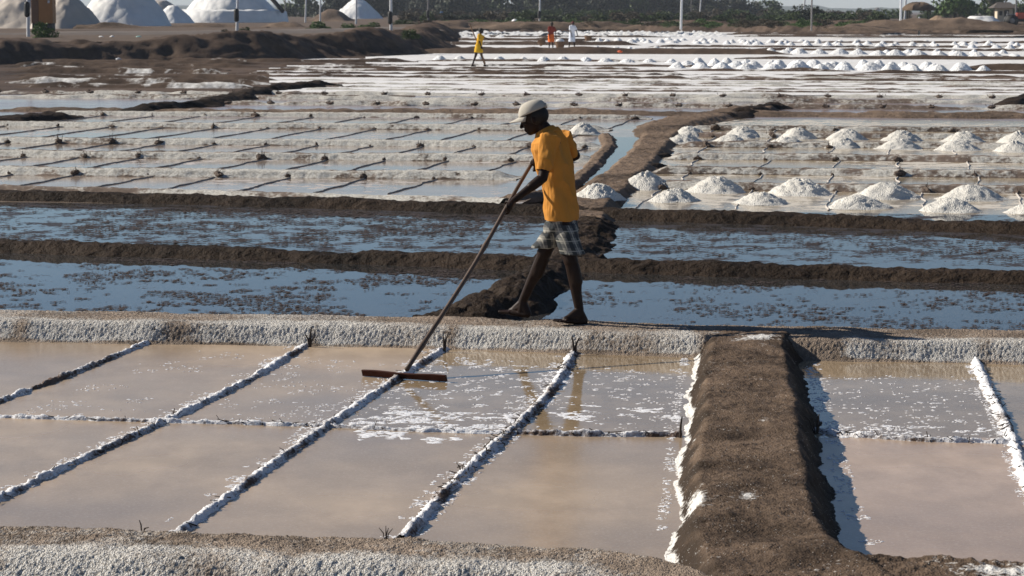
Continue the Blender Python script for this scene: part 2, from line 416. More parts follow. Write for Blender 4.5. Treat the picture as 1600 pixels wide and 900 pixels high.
# dividers: low ridges of twigs and mud, crusted with salt
def salt_div(dark):
    def f(q, t, P, L):
        n = fbm(P, 3.0, 3, 3)
        return 0.80 + 0.36 * n - dark - 0.28 * sstep(0.15, 0.75, t) + 0.25 * sstep(0.8, 1.0, np.abs(t))
    return f
def divider(pxs, hw, h, dark=0.0, seed=1, ds=0.012):
    pts = [(*G(x, y, 0.0)[:2], hw, hw, h) for x, y in pxs]
    o = bank('divider_ridge', pts, M_DIV, ds, 15, [(14, 0.006, 3, 'n'), (90, 0.005, 2, 'n')], salt_div(dark), slope=0.85, seed=seed, hwob=0.35, wwob=0.35, base=-0.03)
    C, q = resample(pts, 0.012)
    rng = np.random.default_rng(seed); V, Fc = [], []
    patch = fbm(np.stack([q, np.full(len(q), seed), np.zeros(len(q))], 1), 2.0, 2, seed)
    for c, pa in zip(C, patch):
        if rng.random() > 0.06 + 0.6 * max(0, pa - .15): continue
        p = np.array([c[0] + rng.normal(0, hw * 0.45), c[1] + rng.normal(0, hw * 0.45), h * 0.75])
        d = rng.normal(0, 1, 3); d[2] = abs(d[2]) * 0.4; d /= np.linalg.norm(d)
        l = rng.uniform(0.015, 0.045); s = np.cross(d, [0, 0, 1.0]); s /= np.linalg.norm(s) + 1e-9
        r = rng.uniform(0.0025, 0.005); up = np.cross(s, d); k = len(V)
        for e, rr in ((-l, r), (l, r * 0.6)):
            V += [p + d * e + s * rr, p + d * e - s * rr * 0.5 + up * rr * 0.87, p + d * e - s * rr * 0.5 - up * rr * 0.87]
        Fc += [[k, k + 1, k + 4, k + 3], [k + 1, k + 2, k + 5, k + 4], [k + 2, k, k + 3, k + 5], [k, k + 2, k + 1], [k + 3, k + 4, k + 5]]
    if V:
        t_ = mesh_obj('twig_litter', V, Fc, M_TWIG, parent=o, smooth=False); t_['kind'] = 'stuff'
divider(L0, 0.034, 0.024, 0.1, 1)
divider(L1, 0.036, 0.025, 0.05, 2)
divider(L2, 0.035, 0.025, 0.0, 3)
divider(L3, 0.039, 0.028, 0.08, 4)
divider(R1, 0.040, 0.032, 0.05, 5)
divider([(-300, 642), (0, 652), (130, 656), (265, 660), (390, 663), (512, 667), (660, 674), (808, 678)], 0.025, 0.018, -0.15, 6)
divider([(808, 678), (930, 681), (1066, 682)], 0.03, 0.028, 0.2, 7)
divider([(1272, 674), (1330, 681), (1420, 688), (1584, 693), (1720, 700)], 0.028, 0.022, -0.1, 8)

# near bund behind the pans, the one the man walks on
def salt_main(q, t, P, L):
    n = fbm(P, 1.3, 3, 21); n2 = fbm(P, 0.45, 2, 40)
    face = sstep(-0.05, 0.5, t + 0.12 * n) * 1.05
    s = -0.05 + face * (0.90 + 0.42 * n) + (1 - face) * (0.40 + 0.25 * n + 0.2 * n2)
    # bare wet mud where each divider meets the bund, and by the path
    for px, wd in ((10, 0.10), (262, 0.13), (492, 0.05), (705, 0.07), (1520, 0.12)):
        c = G(px, 530, 0.08); s = s - 0.6 * np.exp(-((P[:, 0] - c[0] + 0.05 * n) / (wd * 0.8)) ** 2) * sstep(0.2, 0.5, t)
    c0, c1 = G(1085, 530, 0.08)[0], G(1305, 530, 0.08)[0]
    s = s - 0.8 * sstep(c0 - 0.06, c0 + 0.06, P[:, 0]) * sstep(c1 + 0.1, c1 - 0.1, P[:, 0]) 
    return s - 0.7 * sstep(0.88, 0.94, t)  # foot band drops to mud colour, painting in the undercut shadow below the crust
pts = [P5(x, y, 0.56, 0.42, 0.14) for x, y in ((-260, 486), (0, 493), (240, 497), (480, 500), (690, 504), (900, 510), (1080, 516), (1300, 521), (1520, 525), (1850, 532))]
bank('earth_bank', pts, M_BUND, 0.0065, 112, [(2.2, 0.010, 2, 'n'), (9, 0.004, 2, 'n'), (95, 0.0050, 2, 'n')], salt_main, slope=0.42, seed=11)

# near bund in front
def salt_front(q, t, P, L):
    n = fbm(P, 1.6, 3, 51); n2 = fbm(P, 4.5, 3, 54)
    s = 0.22 + 0.28 * n2 + 0.1 * n + 0.6 * sstep(0.05, 0.42, t) * (0.75 + 0.6 * n) + 0.5 * sstep(-0.86, -0.95, t)
    c = G(300, 880, 0.12); s = s - 0.4 * np.exp(-((P[:, 0] - c[0]) / 0.22) ** 2) * sstep(0.3, 0.5, t)
    return s - 0.8 * sstep(L - 0.75, L - 0.15, q)
pts = [P5(x, y, 0.34, 0.50, 0.13) for x, y in ((-300, 828), (0, 836), (300, 846), (600, 856), (850, 866), (980, 880), (1045, 905), (1075, 940))]
bank('earth_bank', pts, M_BUND, 0.006, 130, [(2.0, 0.012, 2, 'n'), (9, 0.006, 2, 'n'), (90, 0.0050, 2, 'n')], salt_front, slope=0.5, seed=23, taper=(0, 0.35))

# the earth path between the left and right pans
def salt_path(q, t, P, L):
    n = fbm(P, 2.2, 3, 61); n2 = fbm(P, 7.0, 2, 62)
    s = 0.02 + 0.16 * n + 0.15 * n2
    s = s + 0.85 * sstep(-0.84, -0.97, t + 0.05 * n)                       # salt at the left waterline
    c = G(1085, 790, 0.08); s = s + 0.75 * np.exp(-(((P[:, 0] - c[0]) / 0.05) ** 2 + ((P[:, 1] - c[1]) / 0.28) ** 2))
    c = G(1172, 769, 0.16); s = s + 0.55 * np.exp(-(((P[:, 0] - c[0]) / 0.05) ** 2 + ((P[:, 1] - c[1]) / 0.16) ** 2))
    c = G(1180, 527, 0.16); s = s + 0.5 * np.exp(-(((P[:, 0] - c[0]) / 0.14) ** 2 + ((P[:, 1] - c[1]) / 0.12) ** 2))
    s = s + 0.45 * sstep(0.97, 1.05, t)
    return s
pts = [P5(1275, 945, 0.50, 0.75, 0.15), P5(1222, 885, 0.42, 0.60, 0.15), P5(1187, 825, 0.39, 0.45, 0.15), P5(1172, 740, 0.365, 0.41, 0.15), P5(1168, 660, 0.37, 0.42, 0.15), P5(1166, 590, 0.37, 0.415, 0.15), P5(1166, 540, 0.37, 0.40, 0.155), P5(1167, 512, 0.37, 0.40, 0.15)]
bank('path', pts, M_PATH, 0.0085, 92, [(2.6, 0.018, 2, 'n'), (9, 0.007, 2, 'n'), (50, 0.004, 2, 'n')], salt_path, slope=0.38, seed=31, taper=(0, 0.25), wwob=0.06, hwob=0.05, prints=[(*G(x, y, 0.15)[:2], a) for x, y, a in ((1150, 570, .1), (1185, 600, .2), (1148, 640, 0.), (1190, 668, .15), (1150, 715, .1), (1200, 752, -.1), (1160, 800, .2), (1225, 842, .5), (1185, 870, .3))], wetfn=lambda t, P: 0.85 * sstep(0.58, 0.78, np.abs(t) + 0.16 * fbm(P, 5, 3, 8)))
# right part of the front bund
def salt_fr(q, t, P, L):
    n = fbm(P, 3.0, 3, 71); return 0.12 + 0.4 * n + 0.35 * sstep(0.4, 2.0, q) + 0.4 * sstep(-0.92, -0.99, t)
pts = [P5(x, y, 0.30, 0.5, 0.15) for x, y in ((1190, 905), (1300, 885), (1420, 882), (1600, 889), (1900, 900))]
bank('earth_bank', pts, M_PATH, 0.0085, 70, [(2.0, 0.014, 2, 'n'), (9, 0.008, 2, 'n'), (34, 0.008, 2, 'n')], salt_fr, slope=0.5, seed=37)

# ---- dark ponds and their mud dykes
def wide(y0, y1, x0=-900, x1=2500):
    # a sheet between two lines along the bund direction given by their photo height at x = 800
    c0, c1 = toUV(G(800, y0))[1], toUV(G(800, y1))[1]
    u0, u1 = toUV(G(x0, y1))[0], toUV(G(x1, y1))[0]
    return [W2(u0, c0), W2(u1, c0), W2(u1, c1), W2(u0, c1)]
sheet('water', wide(506, 404), M_POND, -0.004)
sheet('water', wide(404, 325), M_POND2, -0.008)
mudamp = [(1.1, 0.010, 2, 'n'), (5, 0.014, 3, 'n'), (17, 0.011, 2, 'n')]
nosalt = lambda q, t, P, L: np.full(len(P), -0.4)
bank('mud_dyke', [P5(x, y, 0.36, 0.30, 0.09) for x, y in ((-300, 366), (0, 376), (300, 385), (600, 395), (850, 403), (1000, 407), (1300, 416), (1600, 424), (1900, 432))],
     M_MUD, 0.03, 44, mudamp, nosalt, slope=0.75, seed=41, hwob=0.25, wwob=0.22)
bank('mud_dyke', [P5(x, y, 0.42, 0.34, 0.095) for x, y in ((-300, 287), (0, 297), (300, 304), (600, 312), (850, 321), (1000, 328), (1300, 337), (1600, 348), (1900, 357))],
     M_MUD, 0.035, 44, mudamp, nosalt, slope=0.7, seed=43, hwob=0.15, wwob=0.15)
# lumpy mud causeway crossing the ponds
bank('mud_causeway', [P5(690, 505, 0.3, 0.25, 0.07), P5(752, 482, 0.44, 0.30, 0.10), P5(815, 444, 0.44, 0.30, 0.13), P5(872, 407, 0.36, 0.34, 0.11), P5(908, 370, 0.32, 0.30, 0.10), P5(928, 337, 0.36, 0.34, 0.10)],
     M_MUD, 0.02, 60, [(1.0, 0.03, 2, 'n'), (3.2, 0.045, 3, 'n'), (14, 0.016, 3, 'n')], nosalt, slope=0.8, seed=47, hwob=0.2, wwob=0.3)
bank('mud_spit', [P5(640, 492, 0.12, 0.2, 0.05), P5(700, 484, 0.3, 0.3, 0.10), P5(770, 470, 0.3, 0.3, 0.14)], M_MUD, 0.02, 36,
     [(3.2, 0.05, 3, 'n'), (14, 0.02, 3, 'n')], nosalt, slope=0.9, seed=49, taper=(0.4, 0), wwob=0.3)

# ---- middle pans, left of the brown path
sheet('water', wide(325, 180, -1500, 1100), M_MIDW, -0.012)
sheet('water', [W2(toUV(G(900, 330))[0], toUV(G(800, 325))[1]), W2(60, toUV(G(800, 325))[1]), W2(60, toUV(G(800, 183))[1]), W2(toUV(G(1060, 187))[0], toUV(G(800, 183))[1])], M_MIDR, -0.008)
def salt_mid(lo, hi, seed, top=0.1):
    def f(q, t, P, L):
        n = fbm(P, 0.9, 3, seed); n2 = fbm(P, 3.2, 2, seed + 2)
        return lo + (hi - lo) * sstep(-0.2, 0.2, t) + 0.22 * n + 0.2 * n2 - 0.4 * sstep(0.9, 1.05, t)
    return f
ROWS_L = [  # photo height of the front foot at x=270, right end x, junction start x, spacing in m
    (275, 800, 125, 1.08), (247, 935, 44, 1.02), (225, 940, 100, 0.97), (199, 945, 101, 1.12), (181, 1010, 165, 1.24)]
V_L = []
JUNC = []
for k, (yb, xe, xj, spc) in enumerate(ROWS_L):
    v = toUV(G(270, yb))[1]; V_L.append(v)
    hw = 0.32
    u0 = toUV(G(-200, yb - 6))[0]; u1 = toUV(G(xe, yb + 8))[0]
    if k == 4: u0 = toUV(G(88, yb - 3))[0]
    vc = v + hw
    us = np.linspace(u0, u1, 7)
    pts = [(*W2(u, vc + 0.10 * math.sin(u * 0.7 + k)), hw, hw, 0.085) for u in us]
    bank('salt_bank', pts, M_BUNDF, 0.045, 26, [(1.2, 0.010, 2, 'n'), (8, 0.008, 3, 'n'), (22, 0.007, 2, 'n')], salt_mid(0.42, 0.78, 80 + k), slope=0.5, seed=81 + k, taper=(0.2 if k == 4 else 0, 0.4))
    uj = toUV(G(xj, yb + (xj - 270) * 0.015))[0]
    while uj > u0 + 0.5: uj -= spc
    while uj < u1 - 0.2:
        JUNC.append((uj + random.uniform(-0.05, 0.05), v, k, 'L')); uj += spc
# middle pans, right of the brown path
ROWS_R = [(203, 1070, 1.2), (214, 1062, 1.15), (229, 1055, 1.08), (249, 1035, 1.08), (272, 1010, 1.05), (296, 960, 1.2)]
V_R = []
pts = [(*G(x, y - 5, 0.03)[:2], 0.3, 0.2, 0.05) for x, y in ((-200, 290), (0, 297), (300, 304), (600, 312), (790, 318))]
bank('salt_bank', pts, M_BUNDF, 0.04, 14, [(2, 0.008, 2, 'n'), (14, 0.008, 2, 'n')], lambda q, t, P, L: 0.55 + 0.3 * fbm(P, 1.0, 3, 7), slope=0.8, seed=79, wwob=0.3)
for k, (yb, xs, spc) in enumerate(ROWS_R):
    v = toUV(G(1100, yb))[1]; V_R.append(v); hw = 0.28
    u0 = toUV(G(xs, yb))[0]; u1 = toUV(G(1760, yb + 8))[0]
    pts = [(*W2(u, v + hw + 0.08 * math.sin(u * 0.9 + k)), hw, hw, 0.08) for u in np.linspace(u0, u1, 6)]
    bank('salt_bank', pts, M_BUNDF, 0.04, 26, [(1.2, 0.010, 2, 'n'), (8, 0.008, 3, 'n'), (22, 0.007, 2, 'n')], salt_mid(0.18, 0.55, 90 + k), slope=0.5, seed=91 + k, taper=(0.3, 0))
    uj = u0 + 0.6
    while uj < u1 - 0.3:
        JUNC.append((uj + random.uniform(-0.05, 0.05), v, k, 'R')); uj += spc
# brown path between them, with its creek and side notches
earthamp = [(0.8, 0.03, 2, 'n'), (3.0, 0.02, 3, 'n'), (12, 0.008, 2, 'n')]
def salt_low(q, t, P, L): return 0.0 + 0.15 * fbm(P, 1.0, 3, 99)
bank('path', [P5(914, 335, 0.34, 0.34, 0.10), P5(922, 312, 0.36, 0.36, 0.10), P5(956, 282, 0.40, 0.36, 0.10), P5(999, 245, 0.36, 0.38, 0.09), P5(1027, 212, 0.40, 0.45, 0.09), P5(1050, 191, 0.7, 0.6, 0.09), P5(1110, 178, 0.7, 0.6, 0.10), P5(1195, 164, 0.6, 0.5, 0.12)],
     M_EARTH, 0.05, 40, earthamp, salt_low, slope=0.45, seed=101, wwob=0.12, taper=(0.25, 0.5))
for pxs in ([(790, 305), (850, 296), (898, 279), (933, 246), (952, 222), (945, 207)], [(905, 309), (940, 300), (975, 296)],
            [(975, 264), (1005, 258), (1040, 255)], [(1000, 246), (1025, 240), (1052, 238)], [(1020, 222), (1040, 217), (1060, 216)]):
    bank('mud_bank', [P5(x, y, 0.14, 0.14, 0.055) for x, y in pxs], M_EARTH if pxs[0][0] == 790 else M_MUD, 0.04, 22, [(1.5, 0.015, 2, 'n'), (7, 0.015, 2, 'n')], nosalt, slope=0.7, seed=int(pxs[0][0]), wwob=0.2, taper=(0.2, 0.2))
sheet('water', [G(880, 296)[:2], G(940, 282)[:2], G(978, 248)[:2], G(1000, 214)[:2], G(950, 214)[:2], G(930, 246)[:2], G(890, 280)[:2]], M_CREEK, -0.003)

# thin dark ridges and clods at the junctions of the middle pans
def clod_mesh(seed):
    rng = np.random.default_rng(seed); V, Fc = [], []
    bm = bmesh.new(); bmesh.ops.create_icosphere(bm, subdivisions=2, radius=1)
    P = np.array([v.co[:] for v in bm.verts]); P *= (1 + 0.45 * fbm(P, 1.6, 2, seed))[:, None]
    P *= (0.05, 0.09, 0.05); P[:, 2] += 0.02
    V = P.tolist(); Fc = [[v.index for v in f.verts] for f in bm.faces]; bm.free()
    for _ in range(4):
        p = rng.normal(0, 0.03, 3); p[2] = 0.05; d = np.array([rng.normal(0, 0.3), rng.normal(0, 0.3), 1.0]); d *= rng.uniform(0.03, 0.09)
        k = len(V); r = 0.007
        for e, rr in ((0, r), (1, r * 0.5)):
            for a in range(3): V.append((p + d * e + rr * np.array([math.cos(a * 2.1), math.sin(a * 2.1), 0])).tolist())
        Fc += [[k, k + 1, k + 4, k + 3], [k + 1, k + 2, k + 5, k + 4], [k + 2, k, k + 3, k + 5], [k + 3, k + 4, k + 5]]
    me = bpy.data.meshes.new('mud_clod'); me.from_pydata(V, [], Fc); me.materials.append(m_clod)
    return me
m_clod = mat_plain('clod_mud', (0.085, 0.06, 0.045), 0.85, 0.5, 20)
CLODS = [clod_mesh(s) for s in range(5)]
def ridge_mesh(seed, L=1.0, hw=0.016, h=0.008):
    q = np.linspace(0, L, 50); V = []; wob = 0.035 * fbm(np.stack([q * 4, q * 0 + seed, q * 0], 1), 1, 3, seed)
    for i, s in enumerate(q):
        k = 0.25 + 1.0 * random.random()
        for tx, tz in ((-1, -0.02), (-0.5, h * 0.7), (0, h), (0.5, h * 0.7), (1, -0.02)):
            V.append((wob[i] + tx * hw * k, s, tz * (k if tz > 0 else 1)))
    me = bpy.data.meshes.new('divider_ridge'); me.from_pydata(V, [], grid_faces(50, 5)[:, ::-1].tolist()); me.shade_smooth()
    return me
m_ridge_d = mat_plain('ridge_mud', (0.29, 0.24, 0.20), 0.8, 0.5, 12)
m_ridge_s = mat_plain('ridge_salt', (0.42, 0.39, 0.36), 0.8, 0.5, 12)
RID = [ridge_mesh(s) for s in range(4)]; RIDS = [ridge_mesh(s + 10) for s in range(3)]
for r_ in RID: r_.materials.append(m_ridge_d)
for r_ in RIDS: r_.materials.append(m_ridge_s)
LROW = ['nearest the dark dyke', 'second from the dark dyke', 'third from the dark dyke', 'fourth from the dark dyke', 'fifth from the dark dyke', 'sixth from the dark dyke']
V_R_ALL = V_R
for i, (u, v, k, side) in enumerate(JUNC):
    p = W2(u, v - 0.02)
    if not (-120 < 800 + F_PX * p[0] / p[1] < 1720): continue
    o = bpy.data.objects.new('mud_clod', CLODS[random.randrange(5)]); COL.objects.link(o)
    o.location = (p[0], p[1], random.uniform(-0.02, 0.02)); o.rotation_euler = (0, 0, random.uniform(0, 6)); s = random.choice((0.4, 0.5, 0.65, 0.8, 1.1)); o.scale = (s, s, s * random.uniform(0.8, 1.3))
    if side == 'L': tag(o, 'twiggy mud clod on bank %s, left of path' % LROW[k], 'clod', 'mud clods on bank %d left of the brown path' % (k + 1))
    else: tag(o, 'twiggy mud clod on bank %s, right of path' % LROW[5 - k], 'clod', 'mud clods on bank %d right of the brown path' % (6 - k))
    if side == 'L':
        v_near = V_L[k - 1] + 0.8 if k else toUV(G(270, 303))[1] + 0.55
        me = RID[i % 4]
    else:
        v_near = V_R_ALL[k + 1] + 0.6 if k < 5 else toUV(G(1100, 331))[1] + 0.5
        me = RIDS[i % 3]
    d = bpy.data.objects.new('divider_ridge', me); COL.objects.link(d); struct(d)
    a = W2(u, v_near); d.location = (a[0], a[1], 0.0); d.rotation_euler = (0, 0, -ANG + random.uniform(-0.02, 0.02)); d.scale = (1, v - v_near, 1)

# ---- brown strip, purple pans, white flats further out
def vline(y): return toUV(G(800, y))[1]
def urange(v, x0, x1):
    y = 16 + F_PX * CAM_Z / v
    return toUV(G(x0, y))[0], toUV(G(x1, y))[0]
def fstrip(name, y0, y1, x0, x1, mat, z, label=None):
    v0, v1 = vline(y0), vline(y1); a0, a1 = urange(v0, x0, x1); b0, b1 = urange(v1, x0, x1)
    return sheet(name, [W2(a0, v0), W2(a1, v0), W2(b1, v1), W2(b0, v1)], mat, z, label)
def fbank(name, y, x0, x1, hw, h, mat, salt, seed, ds=0.12, taper=1.0, hwob=0.25, n=14, wob=0.15, amps=None):
    v = vline(y); u0, u1 = urange(v, x0, x1)
    pts = [(*W2(u, v + hw + wob * math.sin(u * 0.31 + seed)), hw, hw, h) for u in np.linspace(u0, u1, 9)]
    fn = (lambda q, t, P, L: salt + 0.35 * fbm(P, 0.5, 3, seed)) if not callable(salt) else salt
    return bank(name, pts, mat, ds, n, amps or [(0.7, 0.03, 2, 'n'), (3, 0.03, 2, 'n')], fn, slope=0.7, seed=seed, hwob=hwob, taper=(taper, taper), wwob=0.15)
fstrip('water', 187, 146, -200, 1800, M_PURP, -0.010)
fbank('earth_bank', 179, -100, 1700, 0.7, 0.07, M_EARTH, 0.0, 111, 0.1, n=22)
fbank('salt_bank', 166, 300, 1700, 0.32, 0.08, M_BUNDF, 0.58, 112, 0.1, n=18)
fbank('salt_bank', 157, -100, 1700, 0.32, 0.08, M_BUNDF, 0.62, 113, 0.1, n=18)
fbank('salt_bank', 150, -100, 1700, 0.4, 0.07, M_BUNDF, 0.65, 114, 0.1, n=18)
for y, x0, x1, n, nm in ((167, 330, 1700, 17, 'nearer'), (151, -60, 1700, 22, 'farther')):
    v = vline(y); u0, u1 = urange(v, x0, x1)
    for k in range(n):
        p = W2(u0 + (u1 - u0) * (k + random.uniform(-0.12, 0.12)) / n, v)
        o = bpy.data.objects.new('mud_clod', CLODS[k % 5]); COL.objects.link(o); o.location = (p[0], p[1], 0.05)
        o.scale = (1.9, 1.2, 0.85); o.rotation_euler = (0, 0, random.uniform(-0.4, 0.4))
        tag(o, 'brown twiggy clod on the %s bank of the purple pans' % nm, 'clod', 'clods on the %s bank of the purple pans' % nm)
# white flats
fstrip('salt_flat', 146, 50, 560, 2200, M_FLAT, 0.0)
fstrip('salt_flat', 146, 118, 400, 600, M_FLAT, 0.004)
fstrip('mud_flat', 152, 82, -400, 640, M_MUDFAR, -0.006)
_w = [(142, 0.2, 0.03, 0.45, 420, 1600), (138, 0.2, 0.03, 0.5, 400, 1600), (130, 0.2, 0.03, 0.45, 700, 1700), (123, 0.2, 0.03, 0.4, 640, 1400), (120, 0.22, 0.035, 0.35, 1050, 1700), (115.5, 0.22, 0.04, 0.3, 1080, 1500), (133, 0.25, 0.03, 0.55, 380, 1700), (127, 0.25, 0.035, 0.5, 420, 1700)]
for k, (y, hw, h, s, x0, x1) in enumerate(_w): fbank('salt_bank', y, x0, x1, hw, h, M_BUNDF, s, 120 + k, 0.2, n=10)
for k, (y, hw, h, x0, x1, s) in enumerate([(122, 0.35, 0.07, -50, 1100, 0.2), (116.5, 0.35, 0.07, 330, 1090, 0.25), (112, 0.3, 0.07, 360, 1060, 0.2), (108, 0.35, 0.07, 420, 1010, 0.3),
        (103.5, 0.4, 0.09, 400, 1120, 0.1), (128, 0.4, 0.17, -50, 420, 0.05), (134, 0.4, 0.17, -50, 400, 0.3), (117, 0.4, 0.17, -50, 330, 0.35), (112, 0.4, 0.17, -50, 330, 0.0), (107, 0.4, 0.17, -50, 380, 0.15), (102, 0.4, 0.17, -50, 400, 0.0), (98, 0.4, 0.16, 60, 640, 0.05),
        (124, 0.35, 0.06, 1080, 1700, 0.25), (118, 0.3, 0.05, 1220, 1700, 0.2), (140, 0.4, 0.14, -50, 380, 0.3)]):
    fbank('mud_bank', y, x0, x1, hw, h, M_MUDFAR, s, 130 + k, 0.2, n=10)
for k, (y, x0, x1) in enumerate([(119, 400, 640), (114, 380, 640), (110, 400, 640), (105, 430, 640), (95, 420, 700), (130, 40, 330)]):
    fstrip('salt_flat', y, y - 2.6, x0, x1, M_FLAT, 0.002)
# long dark dykes and strips among the heap rows
for k, (y, hw, h, x0, x1, s) in enumerate([(110, 0.5, 0.10, 1030, 1330, 0.0), (112.5, 0.5, 0.11, 1320, 1720, 0.0), (107, 0.9, 0.28, 1480, 1720, -0.1), (96, 0.5, 0.10, 640, 1040, 0.3), (84, 0.9, 0.30, 620, 1240, -0.1), (91, 0.5, 0.14, 1150, 1720, 0.0),
        (89, 0.6, 0.12, 1240, 1720, 0.45), (78, 0.6, 0.14, 1160, 1720, 0.0), (79, 0.6, 0.15, 640, 900, 0.0), (70.5, 0.7, 0.26, 640, 1010, 0.0), (73, 0.5, 0.12, 1000, 1720, 0.1), (63.5, 0.6, 0.2, 640, 960, 0.0), (66, 0.5, 0.12, 1190, 1720, 0.1), (58, 0.5, 0.14, 660, 1050, 0.2), (57, 0.6, 0.16, 1150, 1720, 0.1), (53.5, 0.7, 0.2, 1130, 1720, 0.0), (52, 0.5, 0.15, 1140, 1440, 0.1)]):
    fbank('mud_bank', y, x0, x1, hw, h, M_MUDFAR, s, 160 + k, 0.35, n=10, taper=2.0)
# mud heaped where the left flats meet the pans
for k, pxs in enumerate([[(195, 166), (270, 160), (320, 155), (370, 147), (420, 137)], [(-80, 186), (0, 181), (60, 177), (105, 173)], [(1110, 176), (1150, 172), (1195, 162), (1210, 158)], [(380, 140), (430, 132), (520, 127)], [(1575, 158), (1600, 152), (1640, 147)]]):
    bank('mud_bank', [P5(x, y, 0.5, 0.5, 0.15) for x, y in pxs], M_MUD, 0.08, 26, [(0.6, 0.05, 3, 'n'), (2.5, 0.05, 3, 'n')], nosalt, slope=0.8, seed=190 + k, taper=(0.8, 0.8), wwob=0.3)

# ------------------------------------------------------------------ raised bank and plateau behind
EDGE = [(G(-420, 112)), (G(-200, 106)), (G(0, 100)), (G(180, 97)), (G(330, 95)), (G(480, 90)), (G(600, 84)), (G(645, 77)), (G(668, 62)), (G(690, 50.5)), (G(800, 49.5)), (G(1000, 49)), (G(1300, 51.5)), (G(1600, 54)), (G(2000, 57))]
PZ = 0.95
hwE = [2.6] * 8 + [2.6] * 2 + [3.2] * 5
pts = [(p[0], p[1] + hw, hw * 1.2, hw, 1.05 if i < 8 else 0.95) for i, (p, hw) in enumerate(zip(EDGE, hwE))]
bank('embankment', pts, M_MUDFAR, 0.22, 34, [(0.16, 0.28, 2, 'n'), (0.6, 0.16, 3, 'r'), (2.2, 0.05, 3, 'n')], lambda q, t, P, L: np.full(len(P), -0.3), slope=0.9, seed=201, hwob=0.08, wwob=0.12)
m_plat = mat_plain('plateau_earth', (0.10, 0.07, 0.05), 0.95, 0.5, 0.25, 0.2, 0.5, 0.15)
plat = [(p[0] + (0.5 if i == 7 else 0), p[1] + 4.0) for i, p in enumerate(EDGE)]
nx = len(plat); V = []
depths = [0, 8, 20, 40, 70, 110, 180, 300, 600]
for (x, y) in plat:
    for dd in depths: V.append((x * (1 + dd / max(y, 1)), y + dd, PZ))
V = np.array(V); V[:, 2] += 0.12 * fbm(V, 0.13, 3, 5)
struct(mesh_obj('terrain', V, grid_faces(nx, len(depths))[:, ::-1], m_plat))
m_road = mat_plain('dirt_road', (0.13, 0.105, 0.09), 0.95, 0.2, 0.4)
bank('road', [(*G(x, y, PZ)[:2], 2.6, 2.6, 0.25) for x, y in ((-250, 57), (0, 54.5), (200, 52.5), (400, 50.5), (520, 48), (640, 45))], m_road, 0.8, 10, [(0.5, 0.05, 2, 'n')], None, slope=0.3, base=0, seed=3).location.z = PZ - 0.12
# dry earth heaps on the plateau
for k, (x, y, hw, h, x1) in enumerate([(120, 44, 2.0, 0.35, 260), (260, 43, 2.2, 0.45, 420), (400, 42, 2.0, 0.55, 490), (480, 33, 4, 1.6, 560), (1290, 42, 2.5, 0.6, 1600), (650, 40, 2.0, 0.4, 1000)]):
    bank('earth_heap', [(*G(x + (x1 - x) * q, y, PZ)[:2], hw, hw, h) for q in (0, .25, .5, .75, 1)], M_EARTH, 0.4, 18, [(0.3, 0.25, 3, 'n'), (1.4, 0.1, 3, 'n')], lambda q, t, P, L: np.full(len(P), -0.3), slope=0.9, seed=210 + k, taper=(3, 3), base=-0.2).location.z = PZ - 0.1
#@@OBJECTS
HAZE = True
# ------------------------------------------------------------------ solids blended into one skin (people, clothes)
def capsule(bm, a, b, ra, rb, seg=14):
    a, b = Vector(a), Vector(b); d = b - a; L = d.length
    if L < 1e-5: d = Vector((0, 0, 1)); L = 1e-5
    q = d.to_track_quat('Z', 'Y'); rings = []
    prof = [(-math.cos(x) * ra, math.sin(x) * ra) for x in (0.35, 0.8, 1.2)] + [(0, ra), (L, rb)] + [(L + math.cos(x) * rb, math.sin(x) * rb) for x in (1.2, 0.8, 0.35)]
    for (h, r) in prof:
        rings.append([bm.verts.new(a + q @ Vector((r * math.cos(2 * math.pi * k / seg), r * math.sin(2 * math.pi * k / seg), h))) for k in range(seg)])
    for r0, r1 in zip(rings[:-1], rings[1:]):
        for k in range(seg): bm.faces.new((r0[k], r0[(k + 1) % seg], r1[(k + 1) % seg], r1[k]))
    bm.faces.new(rings[0][::-1]); bm.faces.new(rings[-1])
def ellipsoid(bm, c, ax, rad, sub=3):
    """ax: three unit vectors, rad: three radii"""
    M = Matrix((ax[0], ax[1], ax[2])).transposed()
    r = bmesh.ops.create_icosphere(bm, subdivisions=sub, radius=1)
    for v in r['verts']:
        p = Vector((v.co.x * rad[0], v.co.y * rad[1], v.co.z * rad[2])); v.co = M @ p + Vector(c)
def loft(bm, rings, cap=True):
    """rings: list of (centre, axis a, axis b, ra, rb)"""
    seg = 28; prev = None; first = None
    for (c, a, b, ra, rb) in rings:
        c, a, b = Vector(c), Vector(a), Vector(b)
        cur = []
        for k in range(seg):
            x = 2 * math.pi * k / seg; cx, sx = math.cos(x), math.sin(x)
            e = 0.86; cur.append(bm.verts.new(c + a * ra * math.copysign(abs(cx) ** e, cx) + b * rb * math.copysign(abs(sx) ** e, sx)))
        if prev:
            for k in range(seg): bm.faces.new((prev[k], prev[(k + 1) % seg], cur[(k + 1) % seg], cur[k]))
        else: first = cur
        prev = cur
    if cap: bm.faces.new(first[::-1]); bm.faces.new(prev)
